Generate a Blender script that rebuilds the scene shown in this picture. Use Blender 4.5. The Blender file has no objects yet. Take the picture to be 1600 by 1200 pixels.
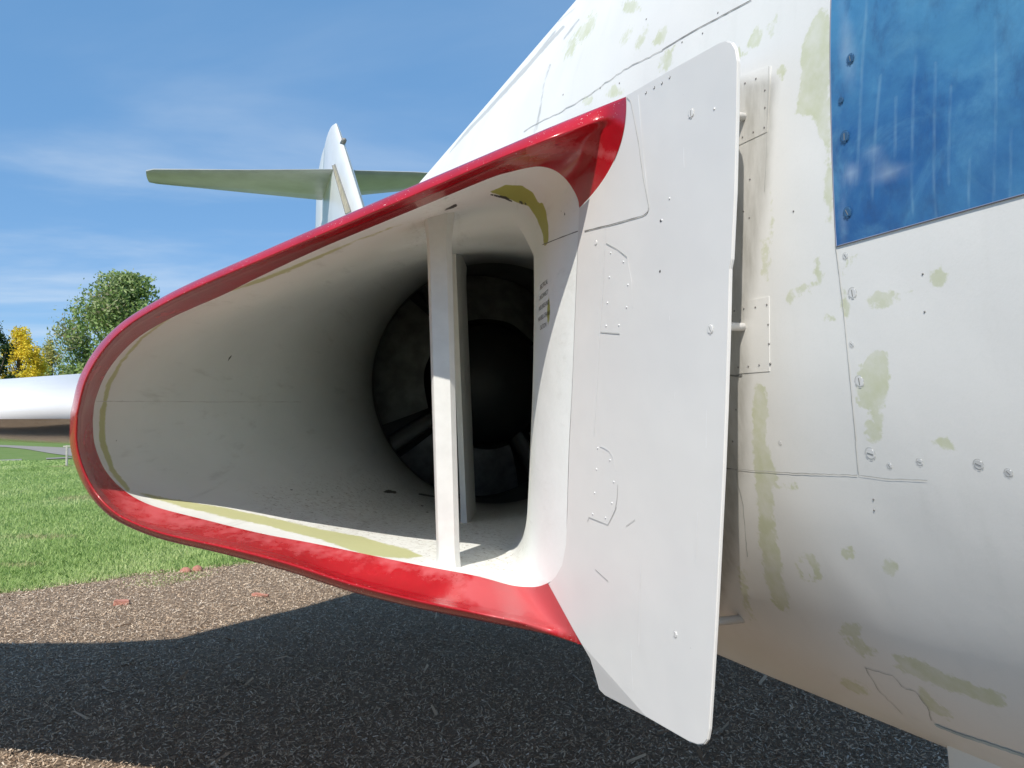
import bpy, bmesh, math, random
import numpy as np
from mathutils import Vector, noise as mnoise
from mathutils.bvhtree import BVHTree
random.seed(7); rng = np.random.default_rng(7)
S = bpy.context.scene
COL = S.collection
R = math.radians

# ------------------------------------------------------------------ camera
CH = 1.55                      # camera height (m)
F = 1246.0                     # focal length in pixels of the 1600 px wide photograph
PITCH = math.atan(55/F)
cam = bpy.data.cameras.new('camera'); cam.sensor_width = 36; cam.lens = F/1600*36
cam.clip_start = .02; cam.clip_end = 3000
co = bpy.data.objects.new('camera', cam); COL.objects.link(co)
co.location = (0, 0, CH); co.rotation_euler = (math.pi/2+PITCH, 0, 0)
S.camera = co

# ------------------------------------------------------------------ light
LIGHT = Vector((.285, .873, -1.0)).normalized()       # direction in which sunlight travels
elev = math.asin(-LIGHT.z); azi = math.atan2(-LIGHT.x, -LIGHT.y)
W = bpy.data.worlds.new('World'); S.world = W; W.use_nodes = True
nt = W.node_tree; nt.nodes.clear()
wo = nt.nodes.new('ShaderNodeOutputWorld'); bg = nt.nodes.new('ShaderNodeBackground')
sky = nt.nodes.new('ShaderNodeTexSky'); sky.sky_type = 'NISHITA'; sky.sun_disc = False
sky.sun_elevation = elev; sky.sun_rotation = azi % (2*math.pi)
sky.air_density = .85; sky.dust_density = .25; sky.ozone_density = 1.9; sky.altitude = 600
bg.inputs['Strength'].default_value = .132
tc = nt.nodes.new('ShaderNodeTexCoord')
sep = nt.nodes.new('ShaderNodeSeparateXYZ'); nt.links.new(tc.outputs['Generated'], sep.inputs[0])
def wm(op, a, b=None, c=None):
    n = nt.nodes.new('ShaderNodeMath'); n.operation = op
    for i, v in enumerate((a, b, c)):
        if v is None: continue
        if isinstance(v, (int, float)): n.inputs[i].default_value = v
        else: nt.links.new(v, n.inputs[i])
    return n.outputs[0]
zz = wm('ADD', wm('MAXIMUM', sep.outputs[2], 0.0), .12)
cx = wm('DIVIDE', sep.outputs[0], zz); cy = wm('DIVIDE', sep.outputs[1], zz)
comb = nt.nodes.new('ShaderNodeCombineXYZ')
nt.links.new(wm('MULTIPLY', wm('ADD', cx, wm('MULTIPLY', cy, -.15)), .55), comb.inputs[0]); nt.links.new(wm('MULTIPLY', cy, 1.5), comb.inputs[1])
n1 = nt.nodes.new('ShaderNodeTexNoise'); n1.inputs['Scale'].default_value = .62; n1.inputs['Detail'].default_value = 8
n1.inputs['Roughness'].default_value = .55; n1.inputs['Distortion'].default_value = .5
nt.links.new(comb.outputs[0], n1.inputs['Vector'])
mr = nt.nodes.new('ShaderNodeMapRange'); mr.interpolation_type = 'SMOOTHSTEP'
mr.inputs['From Min'].default_value = .46; mr.inputs['From Max'].default_value = .78; mr.inputs['To Max'].default_value = .8
nt.links.new(n1.outputs['Fac'], mr.inputs['Value'])
mx = nt.nodes.new('ShaderNodeMix'); mx.data_type = 'RGBA'
tint = nt.nodes.new('ShaderNodeMix'); tint.data_type = 'RGBA'; tint.inputs['Factor'].default_value = .6   # thin even haze over the whole sky
nt.links.new(sky.outputs[0], tint.inputs['A']); tint.inputs['B'].default_value = (.95, 2.55, 4.9, 1)
nt.links.new(wm('MULTIPLY', mr.outputs[0], wm('MAXIMUM', .15, wm('SUBTRACT', 1.6, wm('MULTIPLY', zz, 2.2)))), mx.inputs['Factor']); nt.links.new(tint.outputs['Result'], mx.inputs['A'])
mx.inputs['B'].default_value = (5.0, 5.6, 6.2, 1)
nt.links.new(mx.outputs['Result'], bg.inputs['Color']); nt.links.new(bg.outputs[0], wo.inputs[0])
sl = bpy.data.lights.new('sun', 'SUN'); sl.energy = 4.5; sl.angle = R(.53); sl.color = (1, .94, .85)
so = bpy.data.objects.new('sun', sl); COL.objects.link(so); so.rotation_euler = LIGHT.to_track_quat('-Z', 'Y').to_euler()
so.location = (0, 0, 30)
S.render.engine = 'CYCLES'
S.view_settings.view_transform = 'Standard'; S.view_settings.look = 'None'
S.view_settings.exposure = .22; S.view_settings.gamma = 1
try: S.view_settings.use_curve_mapping = False
except Exception: pass
S.cycles.max_bounces = 12; S.cycles.diffuse_bounces = 8

# ------------------------------------------------------------------ geometry helpers
cp, sp_ = math.cos(PITCH), math.sin(PITCH)
def ray(px, py):
    """direction of the line of sight with unit world Y"""
    u = (px-800)/F; v = (600-py)/F
    y = cp - v*sp_; z = v*cp + sp_
    return np.array([u/y, 1.0, z/y])
def rays(a):
    a = np.asarray(a, float); u = (a[:, 0]-800)/F; v = (600-a[:, 1])/F
    y = cp - v*sp_; z = v*cp + sp_
    return np.stack([u/y, np.ones(len(a)), z/y], 1)
def proj(P):
    """world points -> photograph pixels"""
    P = np.asarray(P, float); x = P[:, 0]; y = P[:, 1]; z = P[:, 2]-CH
    d = y*cp+z*sp_; h = -y*sp_+z*cp
    d = np.where(d > 1e-4, d, 1e-4)
    return np.stack([800+F*x/d, 600-F*h/d], 1)
AX = np.array([-.347, .938]); AX /= np.linalg.norm(AX)      # aft direction of the aircraft (plan)
IN = np.array([AX[1], -AX[0]])                              # inboard direction (towards its centre line)
def W3(l, t, z):
    """aircraft frame: l inboard, t aft, z above camera height"""
    l = np.asarray(l, float); t = np.asarray(t, float); z = np.asarray(z, float)
    return np.stack(np.broadcast_arrays(IN[0]*l+AX[0]*t, IN[1]*l+AX[1]*t, z+CH), -1)
def LT(P):
    P = np.asarray(P, float)
    return np.stack([P[..., 0]*IN[0]+P[..., 1]*IN[1], P[..., 0]*AX[0]+P[..., 1]*AX[1], P[..., 2]-CH], -1)
def ground(px, py, z=0):
    d = ray(px, py); Y = (z-CH)/d[2]; return np.array([d[0]*Y, Y, z])
def on_lateral(px, py, l):
    d = ray(px, py); Y = l/(d[0]*IN[0]+IN[1]); return np.array([d[0]*Y, Y, d[2]*Y+CH])

def spline(pts, n, closed=False):
    """centripetal-ish Catmull-Rom resampled to n points by arc length"""
    p = np.asarray(pts, float); m = len(p)
    out = []
    segs = m if closed else m-1
    for i in range(segs):
        if closed: a, b, c, d = p[(i-1) % m], p[i], p[(i+1) % m], p[(i+2) % m]
        else:
            b, c = p[i], p[i+1]
            a = p[i-1] if i else 2*b-c
            d = p[i+2] if i+2 < m else 2*c-b
        tt = np.linspace(0, 1, 24, endpoint=False)[:, None]
        out.append(.5*((2*b)+(-a+c)*tt+(2*a-5*b+4*c-d)*tt**2+(-a+3*b-3*c+d)*tt**3))
    out = np.vstack(out+[p[:1] if closed else p[-1:]])
    s = np.r_[0, np.cumsum(np.linalg.norm(np.diff(out, axis=0), axis=1))]
    q = np.linspace(0, s[-1], n, endpoint=not closed)
    return np.stack([np.interp(q, s, out[:, k]) for k in range(out.shape[1])], 1)

def sdist(P, poly):
    """signed distance (positive inside) of 2D points to a polygon"""
    poly = np.asarray(poly, float); d = np.full(len(P), 1e9); ins = np.zeros(len(P), bool)
    for i in range(len(poly)):
        a = poly[i]; b = poly[(i+1) % len(poly)]; e = b-a
        w = P-a; h = np.clip((w@e)/max(e@e, 1e-9), 0, 1)
        d = np.minimum(d, np.hypot(*(w-h[:, None]*e).T))
        c = (a[1] > P[:, 1]) != (b[1] > P[:, 1])
        with np.errstate(divide='ignore', invalid='ignore'):
            xx = (b[0]-a[0])*(P[:, 1]-a[1])/(b[1]-a[1])+a[0]
        ins ^= c & (P[:, 0] < xx)
    return np.where(ins, d, -d)
def ldist(P, line, wid):
    """wid minus distance to an open polyline"""
    line = np.asarray(line, float); d = np.full(len(P), 1e9)
    wid = np.broadcast_to(np.asarray(wid, float), (len(line),))
    best = np.full(len(P), -1e9)
    for i in range(len(line)-1):
        a = line[i]; b = line[i+1]; e = b-a; w = P-a; h = np.clip((w@e)/max(e@e, 1e-9), 0, 1)
        best = np.maximum(best, wid[i]+(wid[i+1]-wid[i])*h-np.hypot(*(w-h[:, None]*e).T))
    return best
def ell(P, x, y, rx, ry, ang=0):
    c, s = math.cos(R(ang)), math.sin(R(ang)); dx = P[:, 0]-x; dy = P[:, 1]-y
    a = (dx*c+dy*s)/rx; b = (-dx*s+dy*c)/ry
    return (1-np.hypot(a, b))*min(rx, ry)

# ------------------------------------------------------------------ object helpers
def tag(o, label=None, cat=None, group=None, kind=None):
    if label: o['label'] = label
    if cat: o['category'] = cat
    if group: o['group'] = group
    if kind: o['kind'] = kind
    return o
def empty(name, loc, rz=0):
    o = bpy.data.objects.new(name, None); COL.objects.link(o); o.location = loc; o.rotation_euler = (0, 0, rz)
    o.empty_display_size = .2
    return o
ROOTLOC = {}
def link(name, me, mats, parent=None, smooth=True, autosmooth=None):
    """link a mesh given in world coordinates; under a parent it is made relative to the top-level root"""
    if not isinstance(mats, (list, tuple)): mats = [mats]
    for m in mats: me.materials.append(m)
    if smooth: me.polygons.foreach_set('use_smooth', [True]*len(me.polygons))
    o = bpy.data.objects.new(name, me); COL.objects.link(o)
    if parent is not None:
        o.parent = parent
        r = parent
        off = Vector((0, 0, 0))
        while r is not None: off += r.location; r = r.parent
        n = len(me.vertices); c = np.empty(n*3); me.vertices.foreach_get('co', c)
        c = c.reshape(-1, 3)-np.array(off); me.vertices.foreach_set('co', c.ravel()); me.update()
    return o
def mesh(name, v, f, clean=False):
    me = bpy.data.meshes.new(name); me.from_pydata([tuple(map(float, p)) for p in v], [], [tuple(map(int, q)) for q in f]); me.update(); return me
def fastmesh(name, V, Q):
    """V (n,3), Q (m,k) constant polygon size"""
    V = np.asarray(V, np.float32); Q = np.asarray(Q, np.int32); me = bpy.data.meshes.new(name)
    k = Q.shape[1]; me.vertices.add(len(V)); me.vertices.foreach_set('co', V.ravel())
    me.loops.add(Q.size); me.loops.foreach_set('vertex_index', Q.ravel())
    me.polygons.add(len(Q)); me.polygons.foreach_set('loop_start', np.arange(0, Q.size, k, dtype=np.int32))
    me.update(calc_edges=True); me.validate(); return me
def grid(name, G, closed=False, flip=False):
    """G (rows, cols, 3) -> quad grid, closed joins the last column to the first"""
    G = np.asarray(G, float); r, c = G.shape[:2]
    i = np.arange(r-1)[:, None]; j = np.arange(c if closed else c-1)[None, :]; j2 = (j+1) % c
    Q = np.stack(np.broadcast_arrays(i*c+j, i*c+j2, (i+1)*c+j2, (i+1)*c+j), -1).reshape(-1, 4)
    if flip: Q = Q[:, ::-1]
    return fastmesh(name, G.reshape(-1, 3), Q)
def attr(me, name, val):
    a = me.attributes.new(name, 'FLOAT', 'POINT'); a.data.foreach_set('value', np.asarray(val, np.float32))
def bm_mesh(bm, name):
    me = bpy.data.meshes.new(name); bm.to_mesh(me); bm.free(); return me
def tube_mesh(name, pts, rad, seg=12, caps=True):
    pts = [Vector(p) for p in pts]; n = len(pts); rad = [rad]*n if isinstance(rad, (int, float)) else rad
    V = []; Fc = []; up = None
    for i, p in enumerate(pts):
        d = (pts[min(i+1, n-1)]-pts[max(i-1, 0)]).normalized()
        if up is None: up = Vector((0, 0, 1)) if abs(d.z) < .9 else Vector((1, 0, 0))
        a = d.cross(up).normalized(); b = a.cross(d).normalized(); up = b
        for k in range(seg):
            w = 2*math.pi*k/seg; V.append(p+(a*math.cos(w)+b*math.sin(w))*rad[i])
    for i in range(n-1):
        for k in range(seg):
            k2 = (k+1) % seg; Fc.append((i*seg+k, i*seg+k2, (i+1)*seg+k2, (i+1)*seg+k))
    if caps: Fc.append(tuple(range(seg))[::-1]); Fc.append(tuple((n-1)*seg+k for k in range(seg)))
    return mesh(name, V, Fc)

# ------------------------------------------------------------------ material helpers
class M:
    def __init__(s, name, color=(.8, .8, .8), rough=.5, metal=0, spec=.5, coat=0):
        s.m = bpy.data.materials.new(name); s.m.use_nodes = True; s.t = s.m.node_tree
        s.b = s.t.nodes['Principled BSDF']; s.b.inputs['Base Color'].default_value = (*color, 1)
        s.b.inputs['Roughness'].default_value = rough; s.b.inputs['Metallic'].default_value = metal
        s.b.inputs['Specular IOR Level'].default_value = spec
        if coat: s.b.inputs['Coat Weight'].default_value = coat; s.b.inputs['Coat Roughness'].default_value = .08
        s._c = None
    def new(s, t): return s.t.nodes.new(t)
    def put(s, v, sock):
        if isinstance(v, (int, float)): sock.default_value = v
        elif isinstance(v, tuple): sock.default_value = (*v, 1) if len(v) == 3 and len(sock.default_value) == 4 else v
        else: s.t.links.new(v, sock)
    def coords(s, scale=(1, 1, 1), rot=(0, 0, 0)):
        tc = s.new('ShaderNodeTexCoord'); mp = s.new('ShaderNodeMapping'); mp.inputs['Scale'].default_value = scale
        mp.inputs['Rotation'].default_value = rot; s.t.links.new(tc.outputs['Object'], mp.inputs[0]); return mp.outputs[0]
    def noise(s, scale, detail=4, rough=.55, vec=None, dist=0, seed=0):
        n = s.new('ShaderNodeTexNoise'); n.noise_dimensions = '4D'; n.inputs['W'].default_value = seed
        n.inputs['Scale'].default_value = scale; n.inputs['Detail'].default_value = detail
        n.inputs['Roughness'].default_value = rough; n.inputs['Distortion'].default_value = dist
        s.t.links.new(vec if vec is not None else s.coords(), n.inputs['Vector']); return n.outputs['Fac']
    def math(s, op, a, b=0.0, c=None):
        n = s.new('ShaderNodeMath'); n.operation = op; s.put(a, n.inputs[0]); s.put(b, n.inputs[1])
        if c is not None: s.put(c, n.inputs[2])
        return n.outputs[0]
    def step(s, v, a, b, lo=0.0, hi=1.0):
        n = s.new('ShaderNodeMapRange'); n.interpolation_type = 'SMOOTHSTEP'; s.put(v, n.inputs['Value'])
        n.inputs['From Min'].default_value = a; n.inputs['From Max'].default_value = b
        n.inputs['To Min'].default_value = lo; n.inputs['To Max'].default_value = hi; return n.outputs[0]
    def mix(s, f, a, b):
        n = s.new('ShaderNodeMix'); n.data_type = 'RGBA'; s.put(f, n.inputs['Factor'])
        s.put(a, n.inputs['A']); s.put(b, n.inputs['B']); return n.outputs['Result']
    def attr(s, name):
        n = s.new('ShaderNodeAttribute'); n.attribute_name = name; return n.outputs['Fac']
    def color(s, v): s.put(v, s.b.inputs['Base Color']); return s
    def rough(s, v): s.put(v, s.b.inputs['Roughness']); return s
    def bump(s, h, strength=.3, dist=.01):
        n = s.new('ShaderNodeBump'); n.inputs['Strength'].default_value = strength; n.inputs['Distance'].default_value = dist
        s.t.links.new(h, n.inputs['Height'])
        if s._c is not None: s.t.links.new(s._c, n.inputs['Normal'])
        s._c = n.outputs[0]; s.t.links.new(s._c, s.b.inputs['Normal']); return s

def masked(m, name, amp=.9, nscale=60, soft=.25, seed=0):
    """attribute distance field roughened by noise -> 0..1"""
    a = m.attr(name); n = m.noise(nscale, 5, .65, seed=seed); n2 = m.noise(nscale*.28, 3, .6, seed=seed+3)
    v = m.math('ADD', a, m.math('MULTIPLY', m.math('ADD', m.math('SUBTRACT', n, .5), m.math('SUBTRACT', n2, .5)), amp))
    return m.step(v, -soft, soft)

def paint_fuselage():
    m = M('weathered_white_paint', (.8, .8, .8), .5)
    n = m.noise(1.6, 5, .6); base = m.mix(m.step(n, .3, .7), (.765, .76, .735), (.81, .80, .775))
    fine = m.noise(260, 3, .6, seed=5); base = m.mix(m.math('MULTIPLY', m.step(fine, .45, .8), .07), base, (.55, .55, .52))
    streak = m.noise(26, 5, .6, vec=m.coords((1, 1, .07)), seed=4)
    base = m.mix(m.math('MULTIPLY', m.step(streak, .52, .78), .16), base, (.56, .56, .52))
    # faint dents of scuffed paint running along the upper side
    base = m.mix(m.math('MULTIPLY', masked(m, 'scuff', 1.6, 70, .5, 9), .6), base, (.33, .34, .33))
    dirt = masked(m, 'dirt', 1.0, 22, 1.1, 2)
    dn = m.noise(45, 6, .7, vec=m.coords((1, 1, .25)), seed=8)
    base = m.mix(m.math('MULTIPLY', dirt, m.step(dn, .25, .75, .45, 1.0)), base, (.42, .41, .375))
    pt = masked(m, 'putty', 3.6, 105, .4)
    pn = m.noise(30, 4, .6, seed=12)
    base = m.mix(m.math('MULTIPLY', pt, m.step(pn, .25, .7, .3, .85)), base, (.56, .585, .38))
    bl = masked(m, 'tan', 1.3, 18, 1.6, 6)
    base = m.mix(m.math('MULTIPLY', bl, .14), base, (.44, .36, .28))
    m.color(base); m.rough(m.step(m.noise(5, 4, .6, seed=3), .3, .7, .46, .6))
    m.bump(m.noise(3.2, 2, .5, seed=7), .35, .03)
    m.bump(m.noise(28, 4, .6, seed=11), .045, .006)
    m.bump(m.noise(420, 2, .5, seed=13), .08, .001)
    return m.m
def paint_plate():
    m = M('plate_white_paint', (.74, .74, .74), .4)
    n = m.noise(4, 4, .6); base = m.mix(m.step(n, .3, .7), (.70, .69, .675), (.745, .73, .705))
    sc = m.noise(38, 5, .65, vec=m.coords((1, 1, .22)), seed=3)
    base = m.mix(m.math('MULTIPLY', m.step(sc, .62, .8), .14), base, (.55, .54, .54))
    sp = m.noise(160, 3, .7, seed=9); base = m.mix(m.math('MULTIPLY', m.step(sp, .71, .76), .45), base, (.34, .33, .32))
    m.color(base); m.rough(.42)
    m.bump(m.noise(5, 3, .5, seed=5), .2, .015); m.bump(m.noise(300, 3, .6), .07, .001)
    return m.m
def paint_duct():
    m = M('duct_white_paint', (.7, .7, .66), .5)
    n = m.noise(4, 5, .6); base = m.mix(m.step(n, .3, .7), (.80, .82, .79), (.85, .87, .845))
    st = m.noise(16, 6, .62, vec=m.coords((1.6, .12, 1.6), (0, 0, 0)), seed=2)
    base = m.mix(m.math('MULTIPLY', m.step(st, .55, .75), .35), base, (.42, .42, .38))
    dirt = masked(m, 'dirt', 1.5, 30, 1.0, 2); dn = m.noise(90, 5, .7, seed=8)
    base = m.mix(m.math('MULTIPLY', dirt, m.step(dn, .55, .66)), base, (.2, .17, .13))
    fl = m.noise(60, 6, .72, seed=21)
    base = m.mix(m.math('MULTIPLY', dirt, m.step(fl, .45, .7, 0, .5)), base, (.45, .42, .35))
    base = m.mix(m.math('MULTIPLY', m.step(m.noise(130, 3, .7, seed=14), .73, .77), .6), base, (.2, .19, .17))
    gm = m.attr('depth_shade'); base = m.mix(m.math('MULTIPLY', gm, m.step(m.noise(7, 5, .6, vec=m.coords((1, .4, 1)), seed=31), .2, .7, .75, 1.0)), base, (.20, .20, .185))  # light falloff down the duct painted into its colour
    rg = masked(m, 'ring', 1.5, 60, .3, 6)
    base = m.mix(m.math('MULTIPLY', rg, .9), base, (.52, .53, .24))
    pt = masked(m, 'putty', .35, 130, .12, 4)
    base = m.mix(pt, base, (.40, .41, .09))
    bk = masked(m, 'chip', 1.0, 120, .15, 5)
    base = m.mix(bk, base, (.05, .045, .04))
    m.color(base); m.rough(m.step(n, .3, .7, .42, .6))
    m.bump(m.noise(6, 4, .6, seed=1), .25, .01); m.bump(m.noise(90, 5, .65, seed=6), .22, .0025)
    return m.m
def paint_red():
    m = M('glossy_red_paint', (.55, .01, .02), .2, coat=.25)
    n = m.noise(9, 4, .6); base = m.mix(m.step(n, .3, .7), (.34, .006, .012), (.44, .009, .017))
    fade = masked(m, 'fade', 3.0, 40, .55, 3)
    base = m.mix(m.math('MULTIPLY', fade, .42), base, (.62, .17, .18))
    ch = m.noise(330, 2, .5, seed=9); ch2 = m.noise(14, 3, .6, seed=10)
    cm = m.math('MULTIPLY', m.step(m.math('ADD', ch, m.math('MULTIPLY', ch2, .12)), .745, .775), masked(m, 'edge', .3, 30, .8, 1))
    base = m.mix(cm, base, (.72, .58, .55))
    m.color(base); m.rough(m.math('ADD', m.math('MULTIPLY', fade, .22), m.step(n, .3, .7, .2, .28)))
    m.bump(m.noise(26, 4, .6, seed=2), .10, .006); m.bump(m.noise(300, 3, .6, seed=5), .10, .0012)
    return m.m
MF, MP, MD, MR = paint_fuselage(), paint_plate(), paint_duct(), paint_red()
def simple(name, c, rough=.5, metal=0, n=12, var=.15, bump=0, spec=.5, coat=0):
    m = M(name, c, rough, metal, spec, coat)
    k = m.noise(n, 4, .6)
    m.color(m.mix(m.step(k, .3, .7), tuple(max(0, x*(1-var)) for x in c), tuple(min(1, x*(1+var)) for x in c)))
    if bump: m.bump(m.noise(n*4, 4, .6), bump, .005)
    return m.m
M_seam = simple('dark_seam', (.20, .20, .19), .8)  # dark grey of the open joint lines
M_seaml = simple('filled_seam', (.46, .46, .44), .6)
M_rim = simple('screw_rim_grey', (.58, .58, .565), .6)  # grey ring round each screw head
M_slotg = simple('painted_over_slot', (.24, .24, .23), .6)
M_seamw = simple('pale_seam_bead', (.82, .82, .82), .35)
M_rivet = simple('painted_rivet', (.68, .68, .67), .4)
M_rivetd = simple('grimy_rivet', (.22, .21, .20), .5)
M_slot = simple('screw_slot', (.06, .06, .06), .6)
M_dark = simple('shade_dark_duct', (.075, .075, .07), .6, .0, 8, .3)  # rear duct: the dark of its depth is put into the colour
M_black = simple('engine_black', (.018, .018, .018), .55)
M_screen = simple('grey_screen_metal', (.13, .13, .125), .6, 0, 14, .3)
M_strut = simple('engine_strut_paint', (.10, .10, .095), .5)
M_tail = simple('tail_white_paint', (.74, .75, .76), .3, 0, 2, .05)
M_text = simple('stencil_black', (.03, .03, .035), .6)
M_alu = simple('polished_aluminium', (.55, .55, .54), .16, .9, 5, .08, .05)

# ================================================================== the aircraft
PL = .56                                     # lateral distance of the splitter plate
r0 = W3(1.24, 4.0, 0); air = empty('jet_aircraft', (r0[0], r0[1], 0))
tag(air, 'white jet aircraft with red-lipped air intake, parked over wood mulch', 'aircraft')

# ---- fuselage loft
FC = 1.24
def fsec(t):
    """half width, centre z, top half height, bottom half height, exponent at station t"""
    T = [-5.0, -4.2, -3, -1.5, 0, 1.2, 3, 5, 7, 8.5, 9.8, 10.8]
    hw = np.interp(t, T, [.05, .30, .50, .60, .62, .62, .62, .62, .58, .50, .42, .33])
    zc = np.interp(t, T, [.05, .1, .2, .33, .372, .372, .372, .38, .42, .48, .55, .6])
    ht = np.interp(t, T, [.05, .3, .5, .75, .90, .905, .905, .90, .80, .62, .47, .36])
    hb = np.interp(t, T, [.05, .38, .64, .79, .835, .885, .94, .90, .78, .62, .47, .36])
    return hw, zc, ht, hb
tr = np.unique(np.r_[np.linspace(-5, .1, 26), np.linspace(.1, 2.4, 190), np.linspace(2.4, 10.8, 60)])
angs = np.r_[np.linspace(-95, 75, 300, endpoint=False), np.linspace(75, 265, 40, endpoint=False)]
G = np.zeros((len(tr), len(angs), 3))
ca, sa = np.cos(np.radians(angs)), np.sin(np.radians(angs))
for i, t in enumerate(tr):
    hw, zc, ht, hb = fsec(t)
    eb = 2/2.65; et = 1.0
    ex = np.where(sa < 0, eb, et)
    cl = np.sign(ca)*np.abs(ca)**ex; sl_ = np.sign(sa)*np.abs(sa)**ex
    G[i] = W3(FC-hw*cl, t, zc+np.where(sa > 0, ht, hb)*sl_)
fus = grid('fuselage', G, closed=True)
# opening where the intake trunk enters the body
bm = bmesh.new(); bm.from_mesh(fus)
kill = []
for f in bm.faces:
    c = f.calc_center_median(); l, t, z = LT(np.array(c))
    if l < 1.15 and 1.42 < t < 3.95 and -.46 < z < min(.67, .455+(t-1.42)*.2): kill.append(f)
bmesh.ops.delete(bm, geom=kill, context='FACES'); bm.to_mesh(fus); 
BF = BVHTree.FromBMesh(bm); bm.free()
n = len(fus.vertices); c = np.empty(n*3); fus.vertices.foreach_get('co', c); c = c.reshape(-1, 3); Q = proj(c)
vis = (LT(c)[:, 0] < 1.25) & (c[:, 1] > .05)
put = np.full(n, -50.)
def add(arr, v): np.maximum(arr, np.where(vis, v, -50), out=arr)
for pg in ([(1290, 2), (1301, 60), (1300, 110), (1292, 140), (1294, 185), (1277, 215), (1272, 180), (1262, 187), (1243, 182), (1250, 130), (1253, 90), (1262, 50), (1275, 20)],
           [(1345, 570), (1370, 545), (1388, 550), (1390, 600), (1378, 640), (1376, 690), (1352, 690), (1353, 665), (1366, 640), (1340, 630), (1338, 600)],
           [(1178, 605), (1190, 600), (1202, 625), (1196, 690), (1205, 720), (1206, 770), (1213, 840), (1228, 910), (1232, 955), (1212, 950), (1197, 905), (1188, 850), (1182, 780), (1177, 700)],
           [(1400, 1022), (1440, 1035), (1500, 1062), (1575, 1088), (1572, 1106), (1520, 1092), (1450, 1066), (1402, 1044)]):
    add(put, sdist(Q, pg))
for e in ((1296, 275, 6, 62), (1278, 425, 6, 18), (1236, 467, 7, 11, 20), (1260, 453, 11, 6), (1293, 499, 8, 6), (1330, 407, 16, 6, -30),
          (1468, 433, 15, 18), (1385, 467, 30, 10, -12), (1320, 480, 4, 22), (1475, 693, 21, 10, 15), (1325, 868, 10, 13, -20), (1392, 885, 14, 13),
          (1165, 930, 6, 42, -12), (1189, 505, 8, 30), (1195, 410, 6, 30), (1330, 985, 18, 12), (1340, 1008, 26, 8, 28), (1335, 1073, 18, 8, 20),
          (1470, 1108, 20, 8, 35), (1450, 1095, 8, 18, -25), (892, 75, 6, 16, 25), (918, 42, 7, 20, 25), (906, 52, 4, 12, 30), (985, 10, 12, 9),
          (1000, 66, 4, 16, 25), (980, 55, 4, 12, 25), (962, 143, 10, 8), (920, 157, 8, 7), (1042, 92, 8, 18, 25), (1030, 60, 6, 14, 30), (1185, 55, 7, 14, 30),
          (1208, 40, 5, 14, 20), (1222, 112, 6, 9), (1155, 85, 6, 10), (1205, 350, 4, 30), (1225, 760, 22, 5), (1200, 745, 12, 14)):
    add(put, ell(Q, *e))
add(put, 3-np.abs(ell(Q, 1262, 890, 19, 26, -25)-4))
attr(fus, 'putty', put/6.0)
dr = np.full(n, -50.)
DIRT = [(1140, 130), (1214, 120), (1205, 200), (1192, 340), (1178, 447), (1165, 520), (1168, 600), (1166, 730), (1154, 820), (1140, 900), (1120, 960), (1100, 980), (1100, 130)]
add(dr, sdist(Q, DIRT))
attr(fus, 'dirt', dr/11.0)
tn = np.full(n, -50.)
add(tn, sdist(Q, [(1110, 990), (1200, 1000), (1290, 1045), (1330, 1075), (1300, 1100), (1200, 1080), (1100, 1050)]))
attr(fus, 'tan', tn/14.0)
sf = np.full(n, -50.)
for ln, w_ in (([(880, 42), (850, 75), (820, 110), (790, 142), (755, 180), (720, 215)], 2.2), ([(868, 48), (838, 86), (800, 128), (770, 162), (730, 205), (702, 240)], 1.4),
               ([(860, 100), (850, 130), (845, 165), (838, 205)], 1.0), ([(905, 30), (880, 62)], 1.2)):
    add(sf, ldist(Q, ln, w_))
attr(fus, 'scuff', sf/1.6)
fo = link('fuselage', fus, MF, air)

def fhit(px, py, off=0.0, bvh=None):
    d = Vector(ray(px, py)).normalized(); h = (bvh or BF).ray_cast(Vector((0, 0, CH)), d)
    if h[0] is None: return None
    nrm = h[1] if h[1].dot(d) < 0 else -h[1]
    return h[0]+nrm*off, nrm
def plate_hit(px, py, off=0.0):
    p = on_lateral(px, py, PL-off); return Vector(p), Vector((-IN[0], -IN[1], 0))

def ribbon(name, pxs, hit, width_px, mat, parent, lift=.0006, n=None, jitter=0, kind=None):
    """thin strip laid on a surface along a line"""
    L = sum(math.hypot(pxs[i+1][0]-pxs[i][0], pxs[i+1][1]-pxs[i][1]) for i in range(len(pxs)-1))
    n = n or max(2, int(L/7)); P = []
    ss = np.r_[0, np.cumsum([math.hypot(pxs[i+1][0]-pxs[i][0], pxs[i+1][1]-pxs[i][1]) for i in range(len(pxs)-1)])]
    q = np.linspace(0, ss[-1], n); xs = np.interp(q, ss, [p[0] for p in pxs]); ys = np.interp(q, ss, [p[1] for p in pxs])
    V = []
    for i in range(n):
        h = hit(xs[i]+random.uniform(-jitter, jitter), ys[i]+random.uniform(-jitter, jitter), lift)
        if h is None: continue
        V.append(h)
    if len(V) < 2: return None
    vv = []; ff = []
    for i, (p, nn) in enumerate(V):
        d = (V[min(i+1, len(V)-1)][0]-V[max(i-1, 0)][0]).normalized(); s = nn.cross(d).normalized()
        dep = (p-Vector((0, 0, CH))).length; w = width_px*dep/F*.5*random.uniform(.7, 1.3)
        vv += [p-s*w, p+s*w]
    ff = [(2*i, 2*i+2, 2*i+3, 2*i+1) for i in range(len(V)-1)]
    o = link(name, mesh(name, vv, ff), mat, parent)
    if kind: o['kind'] = kind
    return o
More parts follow.
